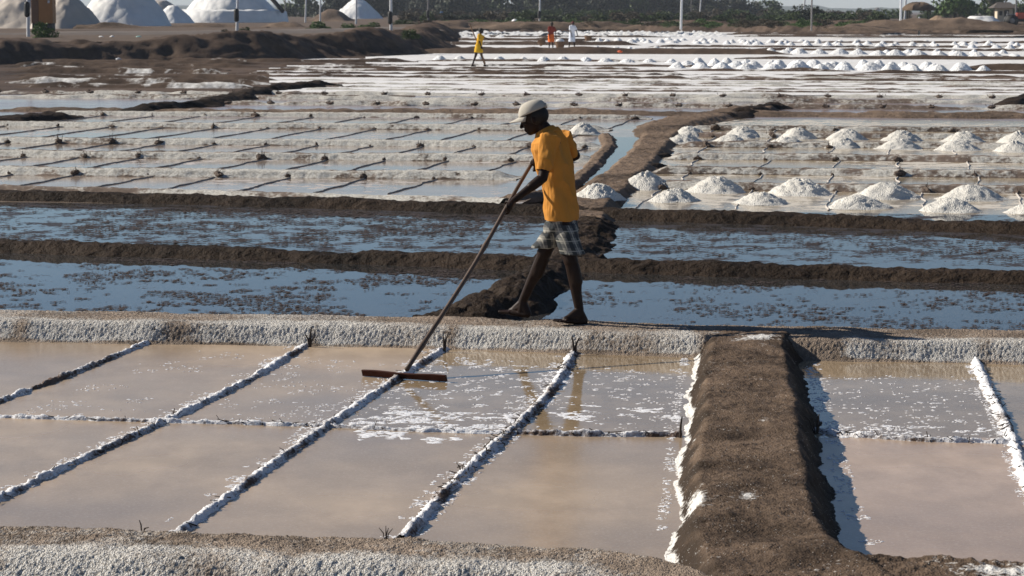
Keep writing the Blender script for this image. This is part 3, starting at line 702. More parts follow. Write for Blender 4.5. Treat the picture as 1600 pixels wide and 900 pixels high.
def blend(name, bm, voxel, smooth, mat, parent, base, wrinkle=None):
    """one continuous surface out of overlapping solids"""
    bmesh.ops.recalc_face_normals(bm, faces=bm.faces)
    me = bpy.data.meshes.new(name); bm.to_mesh(me); bm.free()
    tmp = bpy.data.objects.new(name, me); COL.objects.link(tmp)
    r = tmp.modifiers.new('r', 'REMESH'); r.mode = 'VOXEL'; r.voxel_size = voxel
    if smooth:
        s = tmp.modifiers.new('s', 'SMOOTH'); s.factor = 0.5; s.iterations = smooth
    dg = bpy.context.evaluated_depsgraph_get(); dg.update()
    out = bpy.data.meshes.new_from_object(tmp.evaluated_get(dg))
    bpy.data.objects.remove(tmp); bpy.data.meshes.remove(me)
    n = len(out.vertices); co = np.empty(n * 3, np.float32); out.vertices.foreach_get('co', co); co = co.reshape(-1, 3).astype(float)
    if wrinkle is not None:
        nn = np.empty(n * 3, np.float32); out.vertices.foreach_get('normal', nn); co = co + nn.reshape(-1, 3) * wrinkle(co)[:, None]
    co -= np.asarray(base)
    out.vertices.foreach_set('co', co.astype(np.float32).ravel()); out.update(); out.shade_smooth()
    out.name = name; out.materials.clear(); out.materials.append(mat)
    o = bpy.data.objects.new(name, out); COL.objects.link(o); o.parent = parent
    return o
def hand_on_pole(bm, g, axis, side, back, flip=1):
    """fist closed round a pole: g grip point, axis pole direction, side = where the palm lies, back = wrist"""
    a = Vector(axis).normalized(); g = Vector(g); s = Vector(side); s = (s - a * s.dot(a)).normalized(); t = a.cross(s)
    r = 0.017
    def ring(ang, rad, o): return g + a * o + (s * math.cos(ang) + t * math.sin(ang)) * rad
    ellipsoid(bm, g + s * 0.030, (a, t, s), (0.042, 0.030, 0.016), 2)
    capsule(bm, back, g + s * 0.034, 0.021, 0.024)
    for o, ln in ((0.033, 0.9), (0.011, 1.0), (-0.011, 0.96), (-0.032, 0.8)):
        angs = [0.45, 1.25 * ln, 2.2 * ln, 3.1 * ln]; pts_ = [ring(flip * x, r + 0.011, o) for x in angs]
        for p0, p1, ra, rb in zip(pts_[:-1], pts_[1:], (0.0098, 0.0092, 0.0085), (0.0092, 0.0085, 0.0078)): capsule(bm, p0, p1, ra, rb, 8)
    tp = [ring(-flip * x, r + 0.012, 0.036 + k * 0.008) for k, x in enumerate((0.5, 1.4, 2.3))]
    capsule(bm, tp[0], tp[1], 0.0115, 0.0105, 8); capsule(bm, tp[1], tp[2], 0.0105, 0.009, 8)
def foot(bm, ankle, heel_z, toe, R3):
    """barefoot: heel block, arch, ball and five toes"""
    ank = Vector(ankle); toe = Vector(toe); d = toe - Vector((ank.x, ank.y, toe.z)); d.z = 0; L = d.length; d.normalize(); s = Vector((d.y, -d.x, 0))
    heel = Vector((ank.x, ank.y, heel_z)) - d * 0.035
    zt = lambda f: heel_z + (toe.z - heel_z) * f
    ball = Vector((ank.x, ank.y, 0)) + d * (L * 0.62)
    capsule(bm, heel + Vector((0, 0, 0.032)), ank - Vector((0, 0, 0.02)), 0.033, 0.034)
    capsule(bm, heel + Vector((0, 0, 0.030)), heel + d * 0.03 + Vector((0, 0, 0.03)), 0.031, 0.031)
    capsule(bm, heel + d * .03 + Vector((0, 0, 0.04)), Vector((ball.x, ball.y, zt(.6) + 0.024)), 0.034, 0.022)
    capsule(bm, ank - Vector((0, 0, 0.01)), Vector((ball.x, ball.y, zt(.6) + 0.026)), 0.034, 0.022)
    capsule(bm, heel + d * .05 + Vector((0, 0, 0.075)), Vector((ball.x, ball.y, zt(.6) + 0.03)), 0.036, 0.024)
    capsule(bm, ank, heel + d * .045 + Vector((0, 0, 0.055)), 0.034, 0.038)
    for off in (-0.024, 0.0, 0.024):
        capsule(bm, heel + Vector((0, 0, 0.026)) + s * off * 0.4, Vector((ball.x, ball.y, zt(.6) + 0.02)) + s * off, 0.024, 0.019)
    for k, off in enumerate((-0.042, -0.019, 0.002, 0.022, 0.041)):
        l = (0.050, 0.055, 0.052, 0.046, 0.036)[k] if R3 > 0 else (0.036, 0.046, 0.052, 0.055, 0.050)[k]
        big = (k == 0) if R3 > 0 else (k == 4)
        p0 = Vector((ball.x, ball.y, zt(.7) + 0.016)) + s * off * 0.9; p1 = p0 + d * (l + 0.025) + s * off * 0.15 + Vector((0, 0, (toe.z - heel_z) * 0.35 - 0.004))
        capsule(bm, p0, p1, 0.013 if big else 0.0098, 0.0115 if big else 0.0085, 8)

# ------------------------------------------------------------------ the salt worker with the rake
def build_worker():
    hd = R(25); Fw = Vector((-math.cos(hd), math.sin(hd), 0)); Rt = Vector((math.sin(hd), math.cos(hd), 0)); UP = Vector((0, 0, 1))
    fN, fF = 18.02, 18.40
    root_p = np.array([J(870, 500, 18.2)[0], 18.2, 0.14])
    root = tag(empty('person', root_p), 'barefoot worker in orange polo shirt, plaid shorts and pale cap pushing a rake', 'person')
    V3 = lambda *a: Vector(J(*a))
    hipN, kneeN, ankN = V3(873, 326, 18.15), V3(892, 408, 18.06), V3(905, 483, 18.05)
    hipF, kneeF, ankF = V3(882, 322, 18.30), V3(850, 396, 18.30), V3(817, 470, 18.40)
    shN, elN, wrN = V3(860, 217, 18.05), V3(848, 278, 17.98), V3(803, 313, 17.92)
    shF, elF, wrF = V3(882, 219, 18.33), V3(899, 243, 18.46), V3(862, 258, 18.42)
    gripN = V3(792, 325, 17.88)
    rake_head = Vector(G(634, 582, 0.045))
    axis = (gripN - rake_head).normalized()
    top = gripN + axis * 0.66
    gripF = gripN + axis * 0.57
    bm = bmesh.new()
    # trunk
    chest = V3(862, 240, 18.22); belly = V3(874, 290, 18.22); pel = V3(878, 325, 18.21); neck0 = V3(860, 214, 18.21)
    ellipsoid(bm, chest, (Fw, Rt, UP), (0.075, 0.125, 0.12)); ellipsoid(bm, belly, (Fw, Rt, UP), (0.07, 0.105, 0.13)); ellipsoid(bm, pel, (Fw, Rt, UP), (0.07, 0.11, 0.08))
    capsule(bm, shN - UP * .03, shF - UP * .03, 0.036, 0.036); capsule(bm, neck0, V3(846, 196, 18.2), 0.058, 0.052)
    # legs
    for hip, knee, ank in ((hipN, kneeN, ankN), (hipF, kneeF, ankF)):
        capsule(bm, hip, knee, 0.062, 0.054); capsule(bm, knee, ank, 0.050, 0.033)
        dsh = (ank - knee); bk = -Fw
        capsule(bm, knee + dsh * 0.12 + bk * 0.014, knee + dsh * 0.42 + bk * 0.016, 0.045, 0.047); capsule(bm, knee + dsh * 0.42 + bk * 0.014, knee + dsh * 0.75, 0.043, 0.032)
        ellipsoid(bm, knee + Fw * 0.022, (Fw, Rt, UP), (0.036, 0.036, 0.045), 2)
    foot(bm, ankN, G(905, 506, 0.14)[2] + 0.0, V3(871, 504, 17.99), -1)
    foot(bm, ankF, 0.152, V3(788, 489, 18.47), 1)
    # arms
    for sh, el, wr in ((shN, elN, wrN), (shF, elF, wrF)):
        capsule(bm, sh + (el - sh) * .12, el, 0.042, 0.037); capsule(bm, el, wr, 0.037, 0.024)
        capsule(bm, el + (wr - el) * 0.12, el + (wr - el) * 0.4, 0.039, 0.036)
    hand_on_pole(bm, gripN, axis, V3(803, 318, 17.80) - gripN, wrN, 1)
    hand_on_pole(bm, gripF, axis, Vector((0.3, 0.6, 0.3)), wrF, -1)
    # head
    tilt = R(17); hy = R(12); f0 = Vector((-math.cos(hy), math.sin(hy), 0)); Fh = (f0 * math.cos(tilt) - UP * math.sin(tilt)).normalized(); Rh = Vector((math.sin(hy), math.cos(hy), 0)); Uh = Rh.cross(Fh); Uh = Uh if Uh.z > 0 else -Uh
    hc = V3(834, 183, 18.2)
    A = (Fh, Rh, Uh)
    H = lambda f, r, u: hc + Fh * f + Rh * r + Uh * u
    ellipsoid(bm, H(-0.008, 0, 0.018), A, (0.098, 0.076, 0.094)); ellipsoid(bm, H(0.030, 0, -0.045), A, (0.062, 0.058, 0.075))
    ellipsoid(bm, H(0.052, 0, -0.098), A, (0.030, 0.034, 0.024), 2)                                   # chin
    capsule(bm, H(0.088, 0, -0.008), H(0.108, 0, -0.042), 0.010, 0.015, 8)                              # nose
    for s in (-1, 1):
        ellipsoid(bm, H(0.104, 0.011 * s, -0.047), A, (0.010, 0.009, 0.008), 2)                        # nostril wing
        ellipsoid(bm, H(0.062, 0.036 * s, -0.030), A, (0.026, 0.024, 0.022), 2)                        # cheek bone
        capsule(bm, H(0.084, 0.012 * s, 0.010), H(0.066, 0.048 * s, 0.010), 0.011, 0.010, 8)            # brow
        ellipsoid(bm, H(-0.010, 0.078 * s, -0.022), A, (0.018, 0.010, 0.030), 2)                       # ear
    capsule(bm, H(0.084, -0.016, -0.070), H(0.084, 0.016, -0.070), 0.0095, 0.0095, 8)                   # lips
    capsule(bm, H(0.081, -0.014, -0.082), H(0.081, 0.014, -0.082), 0.0095, 0.0095, 8)
    blend('body', bm, 0.0036, 2, M_SKIN, root, root_p)
    for s in (-1, 1):
        bm = bmesh.new(); ellipsoid(bm, H(0.079, 0.030 * s, -0.008), A, (0.011, 0.012, 0.009), 2)
        blend('eye', bm, 0.003, 0, m_eye, root, root_p)
    # hair showing under the cap
    bm = bmesh.new(); ellipsoid(bm, H(-0.026, 0, 0.004), A, (0.088, 0.081, 0.080)); blend('hair', bm, 0.006, 1, M_HAIR, root, root_p)
    # cap
    bm = bmesh.new(); seg = 36; rows = 12; prev = None; ring0 = None
    for i in range(rows + 1):
        ph = i / rows * math.pi * 0.5; cur = []
        for k in range(seg):
            th = 2 * math.pi * k / seg; rr = math.cos(ph) ** 0.72; seam = 1 - 0.014 * max(0, math.cos(th * 6)) ** 12
            back = max(0.0, -math.cos(th))
            z = 0.034 + 0.088 * math.sin(ph) + (0.034 * max(0, 1 - abs(th - math.pi) / 0.55) ** 1.0 if i == 0 else 0)
            cur.append(bm.verts.new(H(0.110 * rr * math.cos(th) * seam - 0.004, 0.089 * rr * math.sin(th) * seam, z + 0.012 * math.cos(th) * (1 - i / rows) * -1)))
        if prev:
            for k in range(seg): bm.faces.new((prev[k], prev[(k + 1) % seg], cur[(k + 1) % seg], cur[k]))
        prev = cur
    capo = bmesh_obj('cap', bm, M_CAP, root, root_p, solid=0.003)
    bm = bmesh.new(); prev = None
    for i in range(9):
        q = i / 8; cur = []
        for k in range(17):
            x = (k / 16 - 0.5) * 2; ang = x * 1.15
            ex = 0.104 * math.cos(ang); ey = 0.086 * math.sin(ang)
            ln = 0.088 * math.cos(x * 1.35) * q
            cur.append(bm.verts.new(H(ex + ln - 0.006, ey * (1 - 0.05 * q), 0.030 - 0.016 * q - 0.020 * x * x * (0.5 + q) + 0.0)))
        if prev:
            for k in range(16): bm.faces.new((prev[k], prev[k + 1], cur[k + 1], cur[k]))
        prev = cur
    br = bmesh_obj('brim', bm, M_CAP, root, root_p, solid=0.004); br.parent = capo
    bm = bmesh.new(); ellipsoid(bm, H(-0.004, 0, 0.122), A, (0.008, 0.008, 0.005), 2); bb = blend('button', bm, 0.002, 0, M_CAP, root, root_p); bb.parent = capo
    # shirt
    bm = bmesh.new()
    def rg(y, x0, x1, b, dep=18.21, tilt_=0.0):
        hwid = (x1 - x0) / 2 / F_PX * dep; a = math.sqrt(max(hwid ** 2 - (b * math.sin(hd)) ** 2, 0.003)) / math.cos(hd)
        c = V3((x0 + x1) / 2, y, dep); return (c, (Fw + UP * tilt_).normalized(), Rt, a, b)
    loft(bm, [rg(344, 851, 904, 0.172), rg(330, 850, 903, 0.170), rg(312, 850, 900, 0.164), rg(292, 847, 898, 0.160), rg(270, 842, 897, 0.165), rg(250, 836, 894, 0.178), rg(232, 831, 890, 0.186, 18.21, -.1),
              rg(220, 832, 886, 0.178, 18.21, -.2), rg(211, 840, 880, 0.14, 18.21, -.3), rg(204, 845, 873, 0.085, 18.21, -.4)])
    dN = (elN - shN).normalized()
    def sleeve(sh, el, frac, r0, r1):
        d = (el - sh).normalized(); a = d.cross(Rt).normalized(); b = d.cross(a).normalized(); rings = []
        for q in (0.0, 0.25, 0.5, 0.75, 1.0):
            rr = r0 + (r1 - r0) * q; rings.append((sh + (el - sh) * (frac * q) - d * 0.02 * (1 - q), a, b, rr, rr * 0.95))
        loft(bm, rings)
    sleeve(V3(859, 217, 18.055), V3(847, 276, 17.985), 0.87, 0.070, 0.058)
    sleeve(V3(880, 214, 18.33), V3(898, 250, 18.45), 0.80, 0.060, 0.054)
    def wr_shirt(co):
        q = co.copy(); q[:, 2] *= 0.45; d = 0.008 * fbm(q, 13, 3, 5); q2 = co.copy(); q2[:, 0] = co[:, 0] * 0.6 + co[:, 2] * 0.5; q2[:, 2] = (co[:, 2] - co[:, 0]) * 0.35
        return d + 0.011 * (1 - 2 * np.abs(fbm(q2, 8, 2, 12))) - 0.005
    shirt = blend('shirt', bm, 0.0055, 3, M_SHIRT, root, root_p, wr_shirt)
    # collar: folded band round the neck, open at the throat
    bm = bmesh.new(); prev = None; c0 = V3(853, 207, 18.205); cA = (Fw + UP * -0.55).normalized(); cB = Rt
    nU = cA.cross(cB); nU = nU if nU.z > 0 else -nU
    for k in range(33):
        th = math.pi + (k / 32 - 0.5) * 2 * 2.85
        dr = cA * math.cos(th) + cB * math.sin(th); cur = []
        front = max(0, math.cos(th))
        for (rr, zz) in ((0.064, 0.016), (0.068, 0.024), (0.074, 0.016), (0.082 + 0.014 * front, -0.012), (0.090 + 0.022 * front, -0.030 - 0.014 * front)):
            cur.append(bm.verts.new(c0 + dr * rr * (1.06 if abs(math.sin(th)) < .7 else 1.0) + nU * zz))
        if prev:
            for j in range(4): bm.faces.new((prev[j], prev[j + 1], cur[j + 1], cur[j]))
        prev = cur
    co_ = bmesh_obj('collar', bm, M_SHIRT, root, root_p, solid=0.004); co_.parent = shirt
    # shorts
    bm = bmesh.new()
    loft(bm, [rg(338, 858, 899, 0.145), rg(345, 854, 902, 0.158), rg(354, 850, 904, 0.162), rg(362, 850, 904, 0.155)])
    def leg(hip, hem, r0, r1):
        a, b = Fw, Rt; rings = []
        for q in (0.0, 0.3, 0.6, 0.85, 1.0):
            rr = r0 + (r1 - r0) * q; rings.append((hip + (hem - hip) * q, a, b, rr, rr * 1.05))
        loft(bm, rings)
    leg(V3(879, 350, 18.15), V3(895, 397, 18.07), 0.094, 0.087)
    leg(V3(875, 350, 18.27), V3(850, 387, 18.30), 0.094, 0.088)
    def wr_short(co): return 0.005 * fbm(co * np.array([1, 1, 0.6]), 13, 3, 3) + 0.006 * (1 - 2 * np.abs(fbm(co, 8, 2, 8))) - 0.002
    blend('shorts', bm, 0.0055, 1, M_PLAID, root, root_p, wr_short)
    # ---------------- the rake
    rr = tag(empty('rake', rake_head), 'long wooden rake with red brown board held by the orange shirted worker', 'rake')
    bm = bmesh.new(); n = 30; prev = None; p0, p1 = rake_head + axis * 0.02, top
    sd = axis.cross(UP).normalized(); up = sd.cross(axis)
    for i in range(n + 1):
        q = i / n; c = p0.lerp(p1, q) + sd * 0.012 * math.sin(q * 5.0) + up * 0.010 * math.sin(q * 7 + 1)
        if abs(q * 1.0 - 0.80) < 0.14 or q > 0.93: pass
        r = 0.0165 - 0.003 * q + (0.005 if i in (3, 17) else 0)
        cur = [bm.verts.new(c + (sd * math.cos(a_) + up * math.sin(a_)) * r) for a_ in [2 * math.pi * k / 10 for k in range(10)]]
        if prev:
            for k in range(10): bm.faces.new((prev[k], prev[(k + 1) % 10], cur[(k + 1) % 10], cur[k]))
        else: bm.faces.new(cur[::-1])
        prev = cur
    bm.faces.new(prev)
    bmesh_obj('handle', bm, M_WOOD, rr, rake_head)
    a, b = Vector(G(568, 588, 0.0)), Vector(G(698, 597, 0.0)); n = 24; bm = bmesh.new(); prev = None
    d = (b - a).normalized(); nrm = Vector((d.y, -d.x, 0))
    for i in range(n + 1):
        q = i / n; c = a.lerp(b, q); bow = 0.010 * math.sin(q * math.pi); tp_ = 0.047 + 0.003 * math.sin(q * 9)
        bt = 0.004 + bow * 0.2
        cur = [bm.verts.new(c + nrm * (x + bow + lean) + UP * z) for x, z, lean in ((0.014, bt, 0), (0.016, tp_ - .004, .014), (0.013, tp_, .015), (-0.010, tp_, .015), (-0.013, tp_ - .004, .014), (-0.014, bt, 0))]
        if prev:
            for k in range(6): bm.faces.new((prev[k], prev[(k + 1) % 6], cur[(k + 1) % 6], cur[k]))
        else: bm.faces.new(cur[::-1])
        prev = cur
    bm.faces.new(prev)
    bmesh_obj('rake_board', bm, M_RAKE, rr, rake_head, smooth=False)
m_eye = mat_plain('eye', (0.3, 0.27, 0.25), 0.3, 0.2, 20)
def bmesh_obj(name, bm, mat, parent, base, solid=0.0, smooth=True):
    if solid:
        bmesh.ops.recalc_face_normals(bm, faces=bm.faces); bmesh.ops.solidify(bm, geom=bm.faces[:], thickness=solid)
    bmesh.ops.recalc_face_normals(bm, faces=bm.faces)
    bmesh.ops.translate(bm, verts=bm.verts, vec=-Vector(base))
    me = bpy.data.meshes.new(name); bm.to_mesh(me); bm.free(); me.materials.append(mat)
    if smooth: me.shade_smooth()
    o = bpy.data.objects.new(name, me); COL.objects.link(o)
    if parent: o.parent = parent
    else: o.location = Vector(base)
    return o
build_worker()

# ------------------------------------------------------------------ far workers
def m_cloth(n, c): return mat_plain(n, c, 0.85, 0.15, 6, 0.2)
def far_person(label, px, py, Z, Hm, heading, upper, lower, step=0.12, armL=(0.1, -0.35), armR=(-0.05, -0.5), skirt=0.45, head_c=None, lean=0.06):
    g = G(px, py, Z); base = np.array([g[0], g[1], Z]); root = tag(empty('person', base), label, 'person')
    f = Vector((math.cos(heading), math.sin(heading), 0)); r = Vector((f.y, -f.x, 0)); U = Vector((0, 0, 1)); B = Vector(base)
    k = Hm / 1.65; P = lambda a, b, c: B + (f * a + r * b + U * c) * k
    bm = bmesh.new()
    for s, st in ((-1, step), (1, -step)):
        capsule(bm, P(0, .09 * s, .86), P(st * .45, .09 * s, .47), .085 * k, .056 * k); capsule(bm, P(st * .45, .09 * s, .47), P(st, .09 * s, .08), .052 * k, .036 * k)
        capsule(bm, P(st - .04, .09 * s, .035), P(st + .14, .09 * s, .03), .038 * k, .028 * k)
    ellipsoid(bm, P(0, 0, .92), (f, r, U), (.10 * k, .15 * k, .12 * k)); ellipsoid(bm, P(lean, 0, 1.2), (f, r, U), (.1 * k, .16 * k, .2 * k))
    capsule(bm, P(lean, 0, 1.34), P(lean * 1.4, 0, 1.48), .055 * k, .05 * k); ellipsoid(bm, P(lean * 1.6 + .02, 0, 1.55), (f, r, U), (.095 * k, .075 * k, .11 * k)); ellipsoid(bm, P(lean * 1.6 + .11, 0, 1.54), (f, r, U), (.02 * k, .016 * k, .03 * k), 2)
    hands = []
    for s, (af, az) in ((-1, armL), (1, armR)):
        sh = P(lean, .19 * s, 1.34); el = P(lean + af * .4, .24 * s, 1.34 + az * .5); ha = P(lean + af, .22 * s, 1.34 + az)
        capsule(bm, sh, el, .048 * k, .036 * k); capsule(bm, el, ha, .036 * k, .026 * k); hd_ = (ha - el).normalized(); hands.append(ha + hd_ * .05)
        ellipsoid(bm, ha + hd_ * .05, (f, r, U), (.03 * k, .02 * k, .045 * k), 2)
        for j in range(4): capsule(bm, ha + hd_ * .07 + f * (.022 * (j - 1.5)), ha + hd_ * .15 + f * (.026 * (j - 1.5)), .011, .009, 6)
        capsule(bm, ha + hd_ * .03 + f * .03, ha + hd_ * .08 + f * .055, .012, .010, 6)
    blend('body', bm, 0.014, 2, M_SKIN, root, base)
    bm = bmesh.new()
    loft(bm, [(P(0, 0, .82), f, r, .135 * k, .17 * k), (P(lean * .5, 0, 1.0), f, r, .125 * k, .165 * k), (P(lean, 0, 1.2), f, r, .13 * k, .19 * k), (P(lean, 0, 1.36), f, r, .11 * k, .19 * k), (P(lean, 0, 1.43), f, r, .07 * k, .09 * k)])
    for s, (af, az) in ((-1, armL), (1, armR)): capsule(bm, P(lean, .18 * s, 1.34), P(lean + af * .3, .235 * s, 1.34 + az * .38), .072 * k, .062 * k)
    blend('shirt', bm, 0.016, 2, upper, root, base, lambda c: .01 * fbm(c, 7, 2, 1))
    bm = bmesh.new()
    if skirt > 0: loft(bm, [(P(0, 0, .98), f, r, .14 * k, .17 * k), (P(0, 0, .8), f, r, .17 * k, .19 * k), (P(0, 0, skirt), f, r, .20 * k, .19 * k)])
    else:
        loft(bm, [(P(0, 0, .98), f, r, .135 * k, .165 * k), (P(0, 0, .8), f, r, .145 * k, .175 * k)])
        for s, st in ((-1, step), (1, -step)): capsule(bm, P(0, .085 * s, .84), P(st * .38, .09 * s, .55), .10 * k, .085 * k)
    blend('skirt' if skirt > 0 else 'shorts', bm, 0.016, 2, lower, root, base, lambda c: .012 * fbm(c, 6, 2, 2))
    bm = bmesh.new(); ellipsoid(bm, P(lean * 1.6 + .0, 0, 1.585), (f, r, U), (.11 * k, .092 * k, .10 * k)); blend('head_cloth', bm, 0.012, 1, head_c or M_HAIR, root, base, lambda c: .006 * fbm(c, 14, 2, 2))
    return root, hands
root, hands = far_person('distant worker in yellow clothes carrying a long stick over the shoulder', 748, 104, 0.0, 1.62, R(-15), m_cloth('yellow_cloth', (0.62, 0.34, 0.02)), m_cloth('yellow_lungi', (0.65, 0.38, 0.02)), 0.26, (0.28, -0.12), (0.1, -0.42), 0.62)
def stick(name, a, b, r, mat, label, cat):
    a, b = Vector(a), Vector(b); bm = bmesh.new(); m_ = a.lerp(b, .5) + Vector((0, 0, r * 1.5)); capsule(bm, a, m_, r, r * .95, 8); capsule(bm, m_, b, r * .95, r * .8, 8)
    return tag(bmesh_obj(name, bm, mat, None, a), label, cat)
hY = G(748, 104)[1]
stick('stick', J(758, 99, hY - 0.3), J(734, 38, hY + 0.5), 0.028, M_BASKET, 'long brown stick carried by the distant worker in yellow', 'stick')
far_person('distant worker in red top and orange cloth standing beside brown basket', 861, 77, 0.16, 1.55, R(-60), m_cloth('red_cloth', (0.20, 0.03, 0.02)), m_cloth('orange_cloth', (0.65, 0.13, 0.02)), 0.08, (0.15, -0.5), (0.1, -0.55), 0.45)
far_person('distant worker in long white clothes standing among salt heaps', 893.5, 76, 0.05, 1.68, R(-50), m_cloth('white_cloth', (0.72, 0.74, 0.80)), m_cloth('white_lungi', (0.62, 0.66, 0.74)), 0.16, (0.18, -0.45), (0.15, -0.5), 0.42, m_cloth('dark_red_cloth', (0.10, 0.03, 0.03)))
far_person('tiny worker in pale blue shirt in the scrub beyond the pans', 690, 31, PZ, 1.5, R(-90), m_cloth('blue_cloth', (0.16, 0.28, 0.45)), m_cloth('dark_cloth', (0.05, 0.06, 0.08)), 0.05)

# baskets
def basket(px, py, Z, r, h, label, fill=False, tip=0.0):
    g = G(px, py, Z); root = tag(empty('basket', g), label, 'basket', 'wicker baskets'); bm = bmesh.new(); prev = None
    prof = [(0.0, 0.0), (.72, 0.0), (.82, .25), (.92, .6), (1.0, .92), (1.05, 1.0), (.98, .98), (.90, .6), (.78, .2), (.0, .12)]
    for i, (a, z) in enumerate(prof):
        cur = [bm.verts.new(((a * r + (.02 * r if (k + i) % 2 else 0)) * math.cos(k * math.pi / 10), (a * r + (.02 * r if (k + i) % 2 else 0)) * math.sin(k * math.pi / 10), z * h)) for k in range(20)]
        if prev:
            for k in range(20): bm.faces.new((prev[k], prev[(k + 1) % 20], cur[(k + 1) % 20], cur[k]))
        prev = cur
    o = bmesh_obj('weave', bm, M_BASKET, root, (0, 0, 0), smooth=False)
    if fill:
        bm = bmesh.new(); ellipsoid(bm, (0, 0, h * .9), (Vector((1, 0, 0)), Vector((0, 1, 0)), Vector((0, 0, 1))), (r * .93, r * .93, h * .55)); bmesh_obj('salt', bm, M_HEAPF, root, (0, 0, 0))
    root.rotation_euler = (0, tip, 0)
basket(849, 70, 0.16, 0.28, 0.40, 'empty brown basket lying beside the worker in red and orange', False, -0.5)
basket(875, 75.5, 0.10, 0.30, 0.42, 'brown basket heaped with white salt between the two standing workers', True)
basket(919, 64, 0.06, 0.30, 0.42, 'brown basket standing right of the worker in white')
# ------------------------------------------------------------------ salt heaps
def heap_mesh(seed, n=40, m=15, rough=0.05, flat=0.0):
    V = [(0, 0, 1.0 - flat * 0.3)]; Fc = []
    for j in range(1, m + 1):
        q = j / m
        for k in range(n):
            a = 2 * math.pi * k / n; V.append((q * math.cos(a), q * math.sin(a), 0))
    V = np.array(V); rr = np.hypot(V[:, 0], V[:, 1])
    z = np.clip(1 - rr, 0, 1); z = (z ** 1.1 * 0.55 + 0.45 * (1 - rr ** 2) ** 1.3) if not flat else z ** 1.05 * 0.9 + 0.1 * (1 - rr ** 2); z = np.minimum(z, 0.9 - 0.1 * rr) if not flat else np.minimum(z * (1 + flat), 1.0 - 0.05 * rr)
    ed = 1 + 0.13 * fbm(np.stack([V[:, 0] * 1.3, V[:, 1] * 1.3, np.full(len(V), seed)], 1), 1.2, 3, seed)
    V[:, 0] *= ed; V[:, 1] *= ed
    Q = np.stack([V[:, 0], V[:, 1], np.full(len(V), seed * 2.3)], 1)
    V[:, 2] = z + (rough * fbm(Q, 3.0, 3, seed) + rough * 0.8 * fbm(Q, 13, 2, seed + 3)) * np.clip(z * 4, 0.2, 1) - 0.04
    for k in range(n): Fc.append([0, 1 + k, 1 + (k + 1) % n])
    for j in range(m - 1):
        for k in range(n):
            a = 1 + j * n + k; b = 1 + j * n + (k + 1) % n; Fc.append([a, a + n, b + n, b])
    me = bpy.data.meshes.new('salt_heap'); me.from_pydata(V.tolist(), [], Fc); me.shade_smooth(); return me
HN = [heap_mesh(s, 64, 26, 0.075) for s in range(7)]
for h_ in HN: h_.materials.append(M_HEAP)
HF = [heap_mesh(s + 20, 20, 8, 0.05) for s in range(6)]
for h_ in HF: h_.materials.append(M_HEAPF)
def heap(px, py, w_px, h_px, meshes, label, group, Z=0.0):
    """px, py: middle of the foot in the photograph"""
    g = G(px, py, Z); s = g[1] / F_PX; o = bpy.data.objects.new('salt_heap', random.choice(meshes)); COL.objects.link(o)
    rr = w_px / 2 * s * random.uniform(1.0, 1.14); o.location = (g[0], g[1] + rr * 0.35, Z); o.scale = (rr, rr * random.uniform(0.85, 1.05), h_px * s * 0.98); o.rotation_euler = (0, 0, random.uniform(0, 6.28))
    tag(o, label, 'salt heap', group)
big = 'heaps by the dark dyke right of the brown path'
front = [(934, 312, 84, 24, 'low salt heap beside the brown path at the dark dyke'), (1052, 314, 92, 25, 'second salt heap from the brown path along the dark dyke'), (1192, 318, 98, 23, 'third salt heap from the brown path along the dark dyke'), (1342, 325, 105, 24, 'fourth salt heap from the brown path along the dark dyke'), (1490, 330, 108, 25, 'fifth salt heap from the brown path along the dark dyke'), (1628, 333, 100, 24, 'sixth salt heap from the brown path along the dark dyke, cut by the frame')]
second = [(1010, 294, 98, 30, 'salt heap nearest the brown path in the row behind the dyke heaps'), (1120, 300, 96, 30, 'second salt heap from the brown path in the row behind the dyke heaps'), (1253, 304, 112, 32, 'third salt heap from the brown path in the row behind the dyke heaps'), (1388, 309, 108, 29, 'fourth salt heap from the brown path in the row behind the dyke heaps'), (1518, 312, 108, 28, 'fifth salt heap from the brown path in the row behind the dyke heaps')]
for (x, y, w_, h_, l_) in front + second: heap(x, y, w_, h_ * (1.15 if x == 934 else 0.92), HN, l_, big, 0.07 if x == 934 else 0.0)
mid = 'double row of grey white heaps on the middle pans'
xa = [1080, 1161, 1246, 1327, 1413, 1507, 1593]; xb = [1068, 1141, 1229, 1318, 1407, 1498, 1588]
ordn = ['first', 'second', 'third', 'fourth', 'fifth', 'sixth', 'seventh']
for k in range(7):
    heap(xa[k], 213 + k * 1.6, 68, 19, HN, '%s heap from the brown path in the back row on the middle pans' % ordn[k], mid)
    heap(xb[k], 224 + k * 2.1, 66, 18, HN, '%s heap from the brown path in the front row on the middle pans' % ordn[k], mid)
heap(912, 211, 56, 17, HN, 'lone salt heap left of the brown path behind the worker', None) if False else None
g = G(912, 210); o = bpy.data.objects.new('salt_heap', HN[2]); COL.objects.link(o); s = g[1] / F_PX; o.location = (g[0], g[1] + 0.1, 0.02); o.scale = (27 * s, 27 * s, 18 * s); tag(o, 'lone salt heap left of the brown path, behind the shirted shoulder', 'salt heap')
